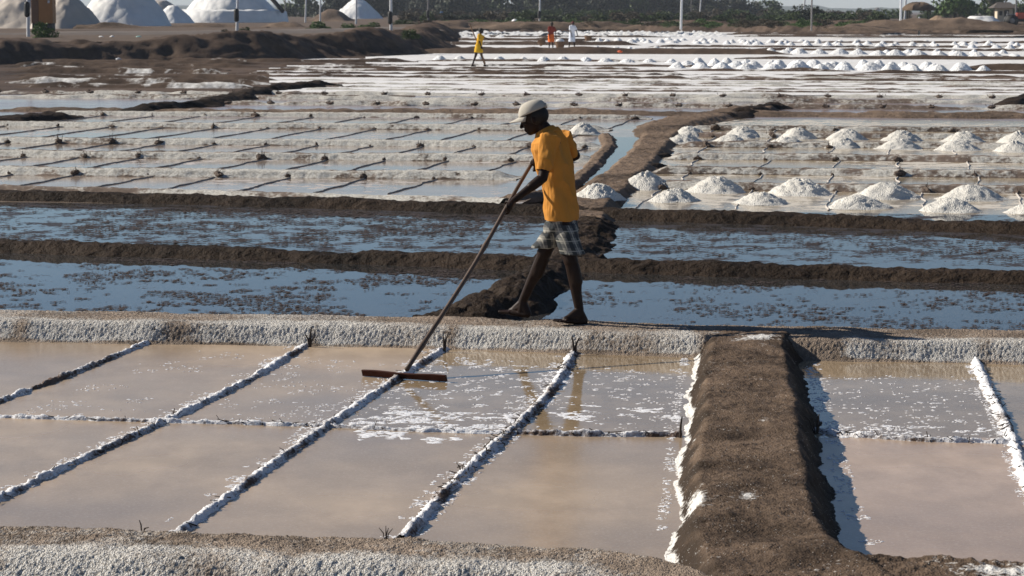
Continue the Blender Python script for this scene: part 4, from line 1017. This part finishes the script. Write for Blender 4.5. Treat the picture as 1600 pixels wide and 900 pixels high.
# the far rows
def heap_row(x0, x1, y0, y1, n, w_, h_, label, group, jit=0.25, Z=0.0):
    for k in range(n):
        q = (k + random.uniform(-jit, jit)) / max(n - 1, 1); x = x0 + (x1 - x0) * q
        heap(x, y0 + (y1 - y0) * (x - x0) / (x1 - x0) + random.uniform(-.5, .5), w_ * random.uniform(.85, 1.15), h_ * random.uniform(.8, 1.15), HF, label, group, Z)
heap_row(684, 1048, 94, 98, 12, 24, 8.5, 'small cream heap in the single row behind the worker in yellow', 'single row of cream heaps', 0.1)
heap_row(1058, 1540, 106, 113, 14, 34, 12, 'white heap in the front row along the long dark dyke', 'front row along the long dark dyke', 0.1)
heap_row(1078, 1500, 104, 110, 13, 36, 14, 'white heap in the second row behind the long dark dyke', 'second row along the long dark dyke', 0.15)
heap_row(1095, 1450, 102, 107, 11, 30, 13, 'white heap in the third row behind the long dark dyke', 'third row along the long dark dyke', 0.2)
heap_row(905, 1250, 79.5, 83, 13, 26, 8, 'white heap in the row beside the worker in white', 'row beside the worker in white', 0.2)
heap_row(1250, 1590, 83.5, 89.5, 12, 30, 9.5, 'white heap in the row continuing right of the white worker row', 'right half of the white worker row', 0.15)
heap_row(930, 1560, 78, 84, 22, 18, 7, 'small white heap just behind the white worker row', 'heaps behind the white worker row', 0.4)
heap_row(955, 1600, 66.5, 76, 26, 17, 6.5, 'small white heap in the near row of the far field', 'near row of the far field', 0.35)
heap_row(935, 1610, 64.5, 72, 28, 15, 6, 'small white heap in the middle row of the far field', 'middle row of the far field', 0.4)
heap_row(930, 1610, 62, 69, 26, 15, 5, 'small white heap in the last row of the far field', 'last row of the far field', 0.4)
# tiny ripples of raked salt on the farthest flat
V = []; Fc = []; rng = np.random.default_rng(5)
for _ in range(420):
    px, py = rng.uniform(700, 1130), rng.uniform(51, 58); g = G(px, py); r_ = rng.uniform(.35, .7); k = len(V)
    for a in range(7): V.append((g[0] + r_ * math.cos(a * .9), g[1] + r_ * math.sin(a * .9), -0.02))
    V.append((g[0], g[1], rng.uniform(.12, .3)))
    Fc += [[k + a, k + (a + 1) % 7, k + 7] for a in range(7)]
o = mesh_obj('raked_salt', V, Fc, M_HEAPF); o['kind'] = 'stuff'; o['label'] = 'countless tiny salt piles on the farthest white flat'; o['category'] = 'salt'

# ------------------------------------------------------------------ salt mounds on the plateau
def mound(px, py, w_px, h_px, mat, label, seed, flat=0.0, skew=1.0, Z=PZ):
    g = G(px, py, Z); s = g[1] / F_PX; me = heap_mesh(seed, 72, 26, 0.026, flat); me.materials.append(mat)
    o = bpy.data.objects.new('salt_mound', me); COL.objects.link(o); rr = w_px / 2 * s
    o.location = (g[0], g[1] + rr * .8, Z - 0.1); o.scale = (rr, rr * skew, h_px * s * 1.1); return tag(o, label, 'salt mound', 'large salt mounds on the plateau'), g, s
mound(25, 43, 190, 62, M_MOUNDG, 'grey brown salt mound partly behind the white banded pole', 61)
mound(95, 44, 130, 58, M_MOUNDG, 'grey brown salt mound right behind the orange brown box', 62)
mound(182, 41, 165, 82, M_MOUND, 'tall white salt mound between the grey mounds and the small lumpy mound', 63, 0.15)
mound(222, 40, 90, 36, M_MOUND, 'narrow white salt mound tucked against the tall white one', 64)
mound(266, 36, 78, 31, M_MOUND, 'small lumpy white salt mound', 65)
mound(245, 28, 100, 30, M_MOUNDG, 'distant buff mound behind the small lumpy white one', 66)
o_, g_, s_ = mound(352, 35, 180, 60, M_MOUND, 'broad white salt mound with a ledge and dark strip', 67, 0.45)
# its ledge and dark strip
bm = bmesh.new(); prev = None
c_ = Vector((o_.location.x, o_.location.y, PZ)); RX = 90 * s_
for k in range(41):
    a = math.pi + math.pi * k / 40; cur = []
    for (q, z) in ((1.03, -.1), (0.99, 1.0), (0.93, 1.12), (0.80, 1.16)): cur.append(bm.verts.new(c_ + Vector((RX * q * math.cos(a), RX * q * math.sin(a), z * (17 * s_) + .05 * math.sin(k * 1.7)))))
    if prev:
        for j in range(3): bm.faces.new((prev[j], prev[j + 1], cur[j + 1], cur[j]))
    prev = cur
l_ = bmesh_obj('ledge', bm, M_MOUND, None, (0, 0, 0)); l_.parent = o_; l_.matrix_parent_inverse = Matrix.LocRotScale(o_.location, None, o_.scale).inverted()
bm = bmesh.new(); capsule(bm, J(424, -3, c_.y - RX * .42), J(441, 17, c_.y - RX * .50), .28, .28, 8); st_ = bmesh_obj('dark_strip', bm, M_BLACK, None, (0, 0, 0)); st_.parent = o_; st_.matrix_parent_inverse = Matrix.LocRotScale(o_.location, None, o_.scale).inverted()
mound(557, 29, 86, 34, M_MOUND, 'lone white salt cone beside two slender poles', 68)
mound(1470, 39, 52, 17, mat_salt('brown_mound', (0.30, 0.21, 0.14), (0.24, 0.17, 0.11), 1.0, 0.1), 'brown earth mound beside the flat topped white mound', 69)
mound(1537, 39, 78, 14.5, M_MOUND, 'flat topped white salt mound near the small hut', 70, 0.75)
# ------------------------------------------------------------------ poles
def pole(px, ybase, Z, top_px, r, label, band=None, lean=0.0, mat=None, group='white poles'):
    g = G(px, ybase, Z); s = g[1] / F_PX; h = (ybase - top_px) * s; root = tag(empty('pole', g), label, 'pole', group)
    bm = bmesh.new(); capsule(bm, (0, 0, -0.3), (lean * h, 0, h), r, r * .8, 10); bmesh_obj('shaft', bm, mat or M_POLE, root, (0, 0, 0))
    if band:
        z = (ybase - band) * s; bm = bmesh.new(); capsule(bm, (lean * z - .05, -.05, z - .28), (lean * z - .05, -.05, z + .28), r * 1.6, r * 1.6, 8); bmesh_obj('band', bm, M_BLACK, root, (0, 0, 0))
pole(44, 58, PZ, -60, 0.10, 'white pole with black box standing in the bush by the orange box', 15, 0.02)
pole(370, 52, PZ, -60, 0.10, 'white pole with black box before the broad white mound', 24, 0.04)
pole(477, 35, PZ, -60, 0.11, 'slim white pole right of the broad mound, left one of a pair', None, 0.04)
pole(500, 35, PZ, -60, 0.11, 'slim white pole right of the broad mound, right one of a pair', None, 0.03)
pole(556, 37, PZ, -60, 0.11, 'slim white pole in front of the lone salt cone', None, 0.03)
pole(611, 51, PZ, -60, 0.10, 'straight white pole at the right end of the raised bank', 28, 0.0)
pole(669, 36, PZ, -60, 0.12, 'grey pole left of the tiny worker in blue', 22, 0.01, M_GREYPOLE)
pole(446, 30, PZ, -60, 0.09, 'thin grey pole beside the broad white mound', None, 0.0, M_GREYPOLE)
pole(843, 36, PZ, -60, 0.12, 'white pole behind the worker in red and orange', 23, 0.02)
pole(1000, 26, PZ, -60, 0.12, 'short white pole rising from green scrub', None, 0.0)
pole(1064, 40, PZ, -60, 0.12, 'tall white pole at the edge of the far white flat', None, 0.02)
pole(1093, 31, PZ, -60, 0.12, 'white pole leaning slightly in the scrub', None, 0.06)
pole(1080, 34, PZ, -60, 0.06, 'thin dark pole between two white poles', None, 0.0, M_GREYPOLE)
pole(1255, 32, PZ, -60, 0.12, 'leaning white pole beside the round dark bush', None, 0.06)
pole(1268, 42, PZ, -60, 0.08, 'thin grey pole beside the round dark bush', None, 0.0, M_GREYPOLE)
pole(1407, 40, PZ, -60, 0.12, 'upright white pole of the pair left of the thatched shelter', None, 0.01)
pole(1413, 35, PZ, -60, 0.12, 'leaning white pole of the pair left of the thatched shelter', None, 0.05)
pole(1436, 48, 0.6, 28, 0.10, 'short pale post below the thatched shelter', None, 0.0)
pole(1545, 30, PZ, -60, 0.10, 'thin dark pole between the trees and the small hut', None, 0.0, M_GREYPOLE)
pole(1587, 38, PZ, -60, 0.09, 'thin dark pole right of the small hut', None, 0.0, M_GREYPOLE)
# ------------------------------------------------------------------ buildings and odd things
def boxm(bm, x0, x1, y0, y1, z0, z1, bev=0.02):
    r = bmesh.ops.create_cube(bm, size=1)
    for v in r['verts']: v.co = Vector(((x0 + x1) / 2 + v.co.x * (x1 - x0), (y0 + y1) / 2 + v.co.y * (y1 - y0), (z0 + z1) / 2 + v.co.z * (z1 - z0)))
    if bev:
        es = {e for v in r['verts'] for e in v.link_edges}; bmesh.ops.bevel(bm, geom=list(es), offset=bev, segments=1, affect='EDGES')
def part(name, parent, mat, *boxes, bev=0.02):
    bm = bmesh.new()
    for b in boxes: boxm(bm, *b, bev=bev)
    return bmesh_obj(name, bm, mat, parent, (0, 0, 0), smooth=False)
m_orange = mat_plain('orange_brown_paint', (0.36, 0.15, 0.035), 0.6, 0.25, 2)
m_brown = mat_plain('dark_brown_paint', (0.16, 0.07, 0.03), 0.6, 0.25, 2)
g = G(66, 47, PZ); s = g[1] / F_PX; root = tag(empty('kiosk', g), 'orange brown wooden kiosk on a dark base before the grey mounds', 'kiosk')
part('base', root, M_BLACK, (-.75, .75, 0, 1.3, 0, 0.5)); part('side_panel', root, m_brown, (-.8, -.25, 0, 1.4, .5, 2.7)); part('front_panel', root, m_orange, (-.24, .8, -.02, 1.38, .5, 2.7))
part('roof', root, m_brown, (-.9, .9, -.12, 1.5, 2.72, 2.82)); part('notice', root, M_POLE, (.45, .6, -.06, -.03, 2.0, 2.2), bev=0.0)
m_cream = mat_plain('cream_wall', (0.58, 0.5, 0.38), 0.9, 0.15, 1); m_roofd = mat_plain('dark_roof', (0.09, 0.075, 0.065), 0.8, 0.3, 1)
g = G(1570, 34, PZ); root = tag(empty('hut', g), 'small cream hut with dark overhanging pitched roof', 'hut')
part('wall', root, m_cream, (-1.0, 1.0, 0, 2, 0, 1.75)); part('doorway', root, M_BLACK, (-.1, .5, -.03, .02, 0, 1.5), bev=0); part('window', root, M_BLACK, (-.75, -.35, -.03, .02, .8, 1.35), bev=0)
bm = bmesh.new(); vs = [bm.verts.new(c) for c in ((-1.7, -.8, 1.75), (1.7, -.8, 1.75), (1.7, 2.8, 1.75), (-1.7, 2.8, 1.75), (-.8, 1, 2.5), (.8, 1, 2.5))]
for f in ((0, 1, 5, 4), (1, 2, 5), (2, 3, 4, 5), (3, 0, 4), (3, 2, 1, 0)): bm.faces.new([vs[i] for i in f])
bmesh_obj('roof', bm, m_roofd, root, (0, 0, 0), smooth=False)
for x in (-1.5, 1.5): part('post', root, M_BARK, (x - .06, x + .06, -.7, -.58, 0, 1.75))
g = G(1435, 36, PZ); root = tag(empty('shelter', g), 'brown thatched shelter on posts beside the pair of white poles', 'shelter')
bm = bmesh.new(); prev = None
for j in range(7):
    q = j / 6; cur = [bm.verts.new(((1.9 * math.cos(q * 1.5) + .12 * math.sin(k * 2.3)) * math.cos(k * .35), (1.5 * math.cos(q * 1.5) + .1 * math.sin(k * 1.7)) * math.sin(k * .35), 1.45 + .95 * math.sin(q * 1.5) + .06 * math.sin(k * 3.1 + j))) for k in range(18)]
    if prev:
        for k in range(18): bm.faces.new((prev[k], prev[(k + 1) % 18], cur[(k + 1) % 18], cur[k]))
    else: bm.faces.new(cur[::-1])
    prev = cur
bm.faces.new(prev); bmesh_obj('thatch', bm, mat_plain('thatch', (0.12, 0.08, 0.05), 0.95, 0.4, 4), root, (0, 0, 0), smooth=False)
for (x, y) in ((-1.2, -.8), (1.2, -.8), (-1.2, .8), (1.2, .8)): part('post', root, M_BARK, (x - .06, x + .06, y - .06, y + .06, 0, 1.6))
g = G(640, 25, PZ); root = tag(empty('house', g), 'small pinkish white house end among dark trees', 'house')
part('wall', root, mat_plain('pink_wall', (0.62, 0.5, 0.5), 0.9, 0.1, 1), (-.8, 1.2, 0, 3, 0, 3.2)); part('window', root, M_BLACK, (-.1, .5, -.04, .03, 1.6, 2.4), bev=0); part('roof', root, m_roofd, (-1.1, 1.5, -.4, 3.4, 3.2, 3.4))
# parked vehicle at the right edge
g = G(1592, 42, PZ); root = tag(empty('tractor', g), 'parked dark tractor with red engine cover beside the small hut', 'tractor')
part('engine_cover', root, mat_plain('red_paint', (0.30, 0.05, 0.03), 0.5, 0.2, 2), (-.2, 1.3, 0, .7, .7, 1.25), bev=.06); part('chassis', root, M_BLACK, (-1.1, 1.3, .05, .65, .45, .72))
part('seat', root, M_BLACK, (-.9, -.5, .15, .55, .95, 1.05), (-.98, -.9, .15, .55, .95, 1.4)); part('mudguard', root, mat_plain('grey_metal', (.25, .25, .27), .5, .2, 2), (-1.15, -.25, -.25, 0, 1.05, 1.12))
def wheel(parent, x, y, r, w_):
    bm = bmesh.new(); bmesh.ops.create_cone(bm, cap_ends=True, segments=22, radius1=r, radius2=r, depth=w_); bmesh.ops.rotate(bm, verts=bm.verts, matrix=Matrix.Rotation(math.pi / 2, 3, 'X')); bmesh.ops.translate(bm, verts=bm.verts, vec=(x, y, r)); wo = bmesh_obj('wheel', bm, M_BLACK, parent, (0, 0, 0))
    bm = bmesh.new(); bmesh.ops.create_cone(bm, cap_ends=True, segments=16, radius1=r * .5, radius2=r * .4, depth=w_ * 1.1); bmesh.ops.rotate(bm, verts=bm.verts, matrix=Matrix.Rotation(math.pi / 2, 3, 'X')); bmesh.ops.translate(bm, verts=bm.verts, vec=(x, y, r)); bmesh_obj('rim', bm, M_GREYPOLE, wo, (0, 0, 0))
for x, y, r_, w_ in ((-.65, -.15, .55, .28), (-.65, .85, .55, .28), (.95, -.1, .36, .2), (.95, .8, .36, .2)): wheel(root, x, y, r_, w_)
# litter on the bank
litter = [(159, 61, .18, 'white scrap of litter on the raised bank below the tall white mound', (.7, .72, .72)), (175, 60, .16, 'bright white plastic scrap on the raised bank', (.85, .85, .85)), (216, 60, .16, 'pale green plastic scrap on the raised bank', (.35, .55, .5)), (279, 60, .14, 'pinkish paper scrap on the raised bank', (.6, .4, .36)), (59, 75, .18, 'blue plastic scrap below the roadside bush', (.05, .16, .4)), (302, 82, .35, 'pale torn sheet lying low on the raised bank', (.35, .36, .4)), (805, 37.5, .42, 'round white bundle on the far dark bank', (.9, .9, .9)), (186, 95, .14, 'grey white rags at the foot of the raised bank', (.4, .42, .46)), (969, 82, .12, 'orange red cloth on the dark strip near the worker in white', (.6, .1, .03))]
for (x, y, r_, l_, c_) in litter:
    g = G(x, y, 0.9 if y < 70 else (0.35 if y < 90 else 0.1)); bm = bmesh.new(); bmesh.ops.create_icosphere(bm, subdivisions=2, radius=1)
    P = np.array([v.co[:] for v in bm.verts]); P *= (1 + .35 * fbm(P, 1.5, 2, int(x)))[:, None]; P *= (r_, r_ * .7, r_ * (.95 if r_ > .4 else .55)); P[:, 2] += r_ * .4
    for v, p in zip(bm.verts, P): v.co = p
    o = bmesh_obj('litter', bm, mat_plain('litter_%d' % x, c_, .7, .1, 5), None, (0, 0, 0)); o.location = g; tag(o, l_, 'litter')

# ------------------------------------------------------------------ bushes and trees
def foliage_mesh(seed, n_clump, n_leaf, leaf, shape=(1, 1, 1), hollow=0.3):
    rng = np.random.default_rng(seed); V = []; Fc = []
    for c in range(n_clump):
        d = rng.normal(0, 1, 3); d /= np.linalg.norm(d); rad = rng.uniform(hollow, 0.86) ; cc = d * rad * shape; cc[2] = abs(cc[2]) if rng.random() < .75 else cc[2] * .4
        cr = rng.uniform(.16, .32)
        for _ in range(n_leaf):
            e = rng.normal(0, 1, 3); e /= np.linalg.norm(e); p = cc + e * cr * rng.uniform(.45, 1.05) * np.array([1, 1, .8])
            a = rng.normal(0, 1, 3); a /= np.linalg.norm(a); b = np.cross(a, rng.normal(0, 1, 3)); b /= np.linalg.norm(b) + 1e-9; l = leaf * rng.uniform(.6, 1.4); k = len(V)
            V += [p - a * l, p + b * l * .45, p + a * l, p - b * l * .45]; Fc.append([k, k + 1, k + 2, k + 3])
    me = bpy.data.meshes.new('foliage'); me.from_pydata(np.array(V).tolist(), [], Fc); return me
FV = {}
for nm, mt in (('green', M_LEAF), ('bright', M_LEAFB), ('dark', M_LEAFD), ('dry', M_DRY)):
    FV[nm] = []
    for s in range(3):
        me = foliage_mesh(s + len(nm) * 7, 34, 60, 0.075); me.materials.append(mt); FV[nm].append(me)
def trunk_mesh(seed, limbs=5):
    rng = np.random.default_rng(seed); bm = bmesh.new(); capsule(bm, (0, 0, -.1), (.03, .02, .5), .06, .04, 8)
    for k in range(limbs):
        a = k * 6.28 / limbs + rng.uniform(-.4, .4); z0 = rng.uniform(.25, .5); e = Vector((.5 * math.cos(a), .5 * math.sin(a), z0 + rng.uniform(.25, .55))); capsule(bm, (.02, .01, z0), e, .03, .012, 6); capsule(bm, e, e + Vector((.15 * math.cos(a + .5), .15 * math.sin(a + .5), .2)), .013, .006, 6)
    me = bpy.data.meshes.new('trunk'); bm.to_mesh(me); bm.free(); me.materials.append(M_BARK); return me
TR = [trunk_mesh(s) for s in range(3)]
def plant(kind, px, py, w_px, h_px, col, label, group=None, Z=PZ, lift=0.0):
    g = G(px, py, Z); s = g[1] / F_PX; root = tag(empty(kind, g, random.uniform(0, 6.28)), label, 'tree' if kind == 'tree' else 'bush', group)
    f = bpy.data.objects.new('crown', random.choice(FV[col])); COL.objects.link(f); f.parent = root
    rw, h = w_px / 2 * s, h_px * s
    f.scale = (rw, rw, h * (1 - lift) / 1.05); f.location = (0, 0, h * lift)
    t_ = bpy.data.objects.new('trunk', random.choice(TR)); COL.objects.link(t_); t_.parent = root
    k = max(h * (0.55 + lift), .3); t_.scale = (k * .9, k * .9, k)
for (x, y, w_, h_, c_, l_) in [(68, 60, 48, 30, 'bright', 'bright green bush at the foot of the white pole by the kiosk'), (380, 56, 34, 17, 'green', 'green bush at the foot of the pole before the broad mound'), (500, 45, 46, 14, 'bright', 'low green bush below the pair of slim poles'), (545, 46, 38, 12, 'bright', 'low green bush below the lone salt cone, left one'), (578, 45, 40, 12, 'bright', 'low green bush below the lone salt cone, right one'), (640, 58, 34, 15, 'green', 'dark green bush at the right end of the raised bank'), (352, 53, 22, 9, 'dry', 'small dry tuft left of the pole before the broad mound'), (592, 50, 30, 8, 'dry', 'dry tuft beside the straight white pole')]:
    plant('bush', x, y, w_, h_, c_, l_)
# scrub belt beyond the far flats
rng = random.Random(3)
x = 640
while x < 1640:
    for y0, dens in ((39, 1), (34, 1), (29, 1)):
        if rng.random() > dens: continue
        c_ = rng.choice(['green', 'dry', 'dry', 'green', 'dark'] if y0 < 38 else ['dry', 'green', 'dry', 'bright'])
        if 1280 < x < 1460 and c_ == 'dark': c_ = 'green'
        h_ = {39: rng.uniform(6, 12), 34: rng.uniform(13, 22), 29: rng.uniform(14, 19)}[y0]
        if x > 1395 and y0 != 29: continue
        cn = {'green': 'green', 'dry': 'brown dry', 'dark': 'dark', 'bright': 'bright green'}[c_]; dn = {39: 'at the front edge of the scrub belt', 34: 'in the middle of the scrub belt', 29: 'at the back of the scrub belt'}[y0]
        plant('bush', x + rng.uniform(-9, 9), y0 + rng.uniform(-1, 1), rng.uniform(30, 58), h_, c_, '%s bush %s' % (cn, dn), '%s bushes %s' % (cn, dn))
    x += 21
for (x, y, w_, h_, c_, l_) in [(1262, 33, 70, 31, 'dark', 'round dark bush beside the leaning white pole')]: plant('bush', x, y, w_, h_, c_, l_)
for k, (x, y, w_, h_, c_) in enumerate([(520, 27, 70, 44, 'dark'), (590, 27, 90, 50, 'dark'), (655, 26, 80, 46, 'dark'), (715, 26.5, 100, 52, 'dark'), (775, 26, 90, 42, 'green'), (820, 26, 95, 40, 'dark'), (880, 26.5, 100, 46, 'dark'), (940, 26, 90, 48, 'dark'), (985, 26, 80, 46, 'green'), (1030, 26, 84, 44, 'dark'), (1095, 26, 90, 32, 'dark'), (1150, 26, 80, 30, 'dark'), (470, 26, 70, 40, 'green'), (1200, 25.5, 70, 22, 'green'), (555, 24, 80, 50, 'dark'), (625, 24, 80, 46, 'dark'), (690, 24, 80, 46, 'dark'), (745, 24, 80, 42, 'dark'), (850, 24, 90, 44, 'dark'), (910, 24, 80, 44, 'dark'), (965, 24, 70, 44, 'dark'), (1062, 24, 70, 36, 'dark'), (1122, 24, 70, 28, 'dark')]):
    plant('tree', x, y, w_ * 1.15, h_ * 1.35, c_, 'dark tree in the tall row beyond the scrub' if c_ == 'dark' else 'greener tree in the tall row beyond the scrub', 'dark trees beyond the scrub' if c_ == 'dark' else 'greener trees beyond the scrub', lift=0.12)
plant('tree', 1492, 32, 92, 70, 'bright', 'leafy bright green tree behind the brown mound', None, lift=0.22); plant('tree', 1556, 31, 80, 62, 'green', 'dark green tree behind the flat topped mound', None, lift=0.15); plant('tree', 1608, 30, 60, 60, 'green', 'green tree behind the small hut', None, lift=0.15)

# ------------------------------------------------------------------ far tree line and hills
def ridge_terrain(name, dist, x0, x1, zfun, mat, depth, n=220, seed=0):
    xs = np.linspace(x0, x1, n); V = []
    for dd, k in ((0, 0.0), (depth * .15, .75), (depth * .4, 1.0), (depth, 0.5)):
        for x in xs: V.append((x, dist + dd, 0)) 
    V = np.array(V); kk = np.repeat([0.0, .75, 1.0, .5], n)
    V[:, 2] = kk * zfun(V) - 0.5
    return struct(mesh_obj(name, V, grid_faces(4, n), mat))
m_far = mat_plain('far_woods', (0.045, 0.06, 0.035), 0.95, 0.35, 0.05, 0.1, 0.6, 2.0)
ridge_terrain('hills', 3600, -2000, 2000, lambda V: 6.5 + 2.2 * fbm(V, 0.004, 2, 3) + 5.0 * np.abs(fbm(V, 0.014, 3, 4)), m_far, 500, 700)
ridge_terrain('hills', 6400, -4000, 4000, lambda V: 17 + 8 * fbm(V, 0.0009, 2, 8) + 2.0 * fbm(V, 0.01, 3, 6), m_far, 1500, 500)
for k, (x, y, w_, h_, r_) in enumerate([(1372, 16, 7, 5, 1), (1384, 15.5, 6, 4, 0), (1310, 17, 16, 2.4, 0), (1340, 17.4, 12, 2.2, 0), (1352, 17.2, 6, 2.6, 0)]):
    Y = 1420.0; p = J(x, y, Y); s = Y / F_PX; root = tag(empty('house', (p[0], Y, p[2] - 1.5)), ['white pitched roof house below the far hills', 'white block house beside the pitched roof one below the hills', 'long low white shed below the far hills', 'second low white shed below the far hills', 'small white shed below the far hills'][k], 'house', 'far white houses')
    part('wall', root, M_POLE, (-w_ / 2 * s, w_ / 2 * s, 0, 6, -4, h_ * s), bev=.05)
    if r_:
        bm = bmesh.new(); a = w_ / 2 * s * 1.1; vs = [bm.verts.new(c) for c in ((-a, -.4, h_ * s), (a, -.4, h_ * s), (a, 6.4, h_ * s), (-a, 6.4, h_ * s), (0, -.4, h_ * s + 1.1), (0, 6.4, h_ * s + 1.1))]
        for f in ((0, 1, 4), (1, 2, 5, 4), (2, 3, 5), (3, 0, 4, 5), (3, 2, 1, 0)): bm.faces.new([vs[i] for i in f])
        bmesh_obj('roof', bm, m_roofd, root, (0, 0, 0), smooth=False)
    else: part('roof', root, m_roofd, (-w_ / 2 * s - .3, w_ / 2 * s + .3, -.3, 6.3, h_ * s, h_ * s + .25))

# ------------------------------------------------------------------ twigs standing at the near junctions
def twig(px, py, Z, parts_, label):
    g = G(px, py, Z); bm = bmesh.new()
    for (dx, dy, h, r_) in parts_:
        m_ = Vector((dx * .4, dy * .4, h * .55)); capsule(bm, (dx * .1, dy * .1, -.03), m_, r_, r_ * .85, 7); capsule(bm, m_, (dx, dy, h), r_ * .85, r_ * .5, 7)
    o = bmesh_obj('twig', bm, M_TWIG, None, (0, 0, 0)); o.location = g; tag(o, label, 'twig')
twig(240, 531, .02, [(.01, 0, .09, .009), (-.02, 0, .05, .006)], 'short dark twig where the leftmost full ridge meets the white bund')
twig(484, 538, .02, [(.012, 0, .12, .010), (-.03, 0, .07, .008), (.03, .02, .05, .008)], 'dark twig stub where the second ridge meets the white bund')
twig(694, 546, .02, [(.03, 0, .12, .008), (-.005, 0, .09, .009)], 'bent twig on the white bund beside the rake handle')
twig(897, 550, .02, [(-.015, 0, .11, .009), (.035, 0, .10, .009)], 'pair of twigs in a V below the barefoot worker')
twig(1062, 684, .0, [(.012, 0, .12, .008)], 'upright stick by the salty left edge of the path')
twig(1519, 560, .02, [(.01, 0, .07, .012), (-.02, 0, .05, .01)], 'brown twig stub on the white bund right of the path')
twig(1276, 672, .02, [(.012, 0, .09, .007), (-.06, .02, .12, .004), (-.1, .03, .10, .004), (.03, 0, .04, .006)], 'dry twigs sticking from the shaded right side of the path')
twig(603, 842, .02, [(-.03, 0, .05, .003), (.0, 0, .06, .003), (.03, .01, .045, .003), (.012, 0, .05, .003)], 'tuft of fine twigs at the front bund beside the third ridge')
twig(222, 828, .05, [(-.012, 0, .045, .004), (.03, 0, .012, .004)], 'lone tiny twig on the front bund')
twig(722, 735, .02, [(-.03, .0, .04, .003), (.01, 0, .04, .003)], 'tiny twig on the ridge below the foamy pan')
twig(448, 708, .02, [(-.04, .0, .03, .003)], 'slanting tiny twig on the ridge second from the left')

# ------------------------------------------------------------------ floating flakes
def flakes(name, regions, mat, label, seed, h):
    rng = np.random.default_rng(seed); V = []; Fc = []
    for (quad, n, r0, r1, dens) in regions:
        q = [np.array(p[:2]) for p in quad]; cnt = 0; tries = 0
        while cnt < n and tries < n * 12:
            m_ = 2000; tries += m_; a, b = rng.random(m_), rng.random(m_)
            pts_ = (q[0][None] * ((1 - a) * (1 - b))[:, None] + q[1][None] * (a * (1 - b))[:, None] + q[2][None] * (a * b)[:, None] + q[3][None] * ((1 - a) * b)[:, None])
            Q = np.c_[pts_, np.zeros(m_)]
            f = fbm(Q, dens[0], 3, seed) + dens[2] * fbm(Q, dens[0] * .2, 2, seed + 1)
            ok = f > dens[1]
            for p in pts_[ok][: n - cnt]:
                r_ = rng.uniform(r0, r1) * rng.uniform(.5, 1); k = len(V); m2 = 7; ph = rng.uniform(0, 6.28); el = rng.uniform(1.0, 2.0)
                for j in range(m2):
                    x = ph + j * 6.283 / m2; rr = r_ * rng.uniform(.55, 1.2); V.append((p[0] + rr * el * math.cos(x), p[1] + rr * math.sin(x), 0.0005))
                V.append((p[0], p[1], h * rng.uniform(.5, 1.2)))
                Fc += [[k + j, k + (j + 1) % m2, k + m2] for j in range(m2)]; cnt += 1
    o = mesh_obj(name, V, Fc, mat, smooth=False); o['kind'] = 'stuff'; o['label'] = label; o['category'] = 'flakes'
def fringe(l, side, wid):
    out = []
    for p, q in zip(l[:-1], l[1:]):
        a, b = G(*p)[:2], G(*q)[:2]; d = (b - a) / np.linalg.norm(b - a); nn = np.array([-d[1], d[0]]) * side
        out.append(([a + nn * .03, b + nn * .03, b + nn * wid, a + nn * wid], int(np.linalg.norm(b - a) * 60), .004, .014, (9, .0, .6)))
    return out
cell = lambda a, b, c, d: [G(*a), G(*b), G(*c), G(*d)]
flakes('floating_algae', [(cell((-100, 492), (700, 500), (800, 412), (-100, 398)), 5500, .006, .026, (5.5, .24, .9)), (cell((880, 512), (1700, 528), (1700, 440), (900, 425)), 2400, .006, .026, (5.0, .40, .9)),
       (cell((-100, 372), (800, 392), (830, 338), (-100, 312)), 6500, .010, .034, (4.5, .05, .8)), (cell((940, 395), (1700, 415), (1700, 370), (950, 350)), 2000, .010, .030, (6.0, .2, .6))], M_ALGAE, 'dark brown algae flakes floating on the ponds', 71, .005)
flakes('salt_flakes', [(cell((540, 662), (800, 672), (885, 570), (690, 556)), 1100, .005, .016, (14, .25, .3)), (cell((540, 664), (800, 676), (820, 648), (580, 640)), 900, .006, .02, (11, .1, .3)), (cell((830, 676), (1060, 680), (1072, 575), (905, 570)), 420, .005, .015, (14, .35, .3)),
       (cell((850, 650), (1060, 676), (1064, 640), (890, 632)), 160, .01, .03, (5, .3, .5)), (cell((1290, 682), (1580, 690), (1530, 590), (1260, 580)), 480, .005, .014, (14, .3, .3)), (cell((1300, 684), (1580, 692), (1575, 670), (1290, 662)), 300, .006, .018, (12, .1, .3)),
       (cell((20, 650), (500, 664), (660, 570), (260, 545)), 700, .004, .012, (6, .45, .5)), (cell((560, 690), (760, 694), (770, 682), (560, 672)), 120, .01, .03, (9, .1, .3))] + fringe(L1, 1, .12) + fringe(L2, 1, .14) + fringe(L3, 1, .12) + fringe(L2, 1, .07) + fringe(L1, 1, .07) + fringe(L3, -1, .08) + fringe(LP, 1, .08) + fringe(RP, -1, .14) + fringe(R1, 1, .08), M_FOAM, 'white salt flakes floating on the raked pans', 72, .004)

# ------------------------------------------------------------------ the air
m, t, b = new_mat('haze_air'); t.nodes.remove(b); pv = N(t, 'ShaderNodeVolumePrincipled')
pv.inputs['Color'].default_value = (0.80, 0.88, 1.0, 1); pv.inputs['Density'].default_value = 0.00016
t.links.new(pv.outputs[0], t.nodes['Material Output'].inputs['Volume'])
if HAZE:
    hz = [(x, y, z) for x in (-4200, 4200) for y in (-60, 8600) for z in (-1.3, 60)]
    o = mesh_obj('haze', hz, [[0, 1, 3, 2], [4, 6, 7, 5], [0, 4, 5, 1], [2, 3, 7, 6], [0, 2, 6, 4], [1, 5, 7, 3]], m, smooth=False); o['kind'] = 'stuff'; o['label'] = 'thin pale haze over the salt pans'; o['category'] = 'haze'
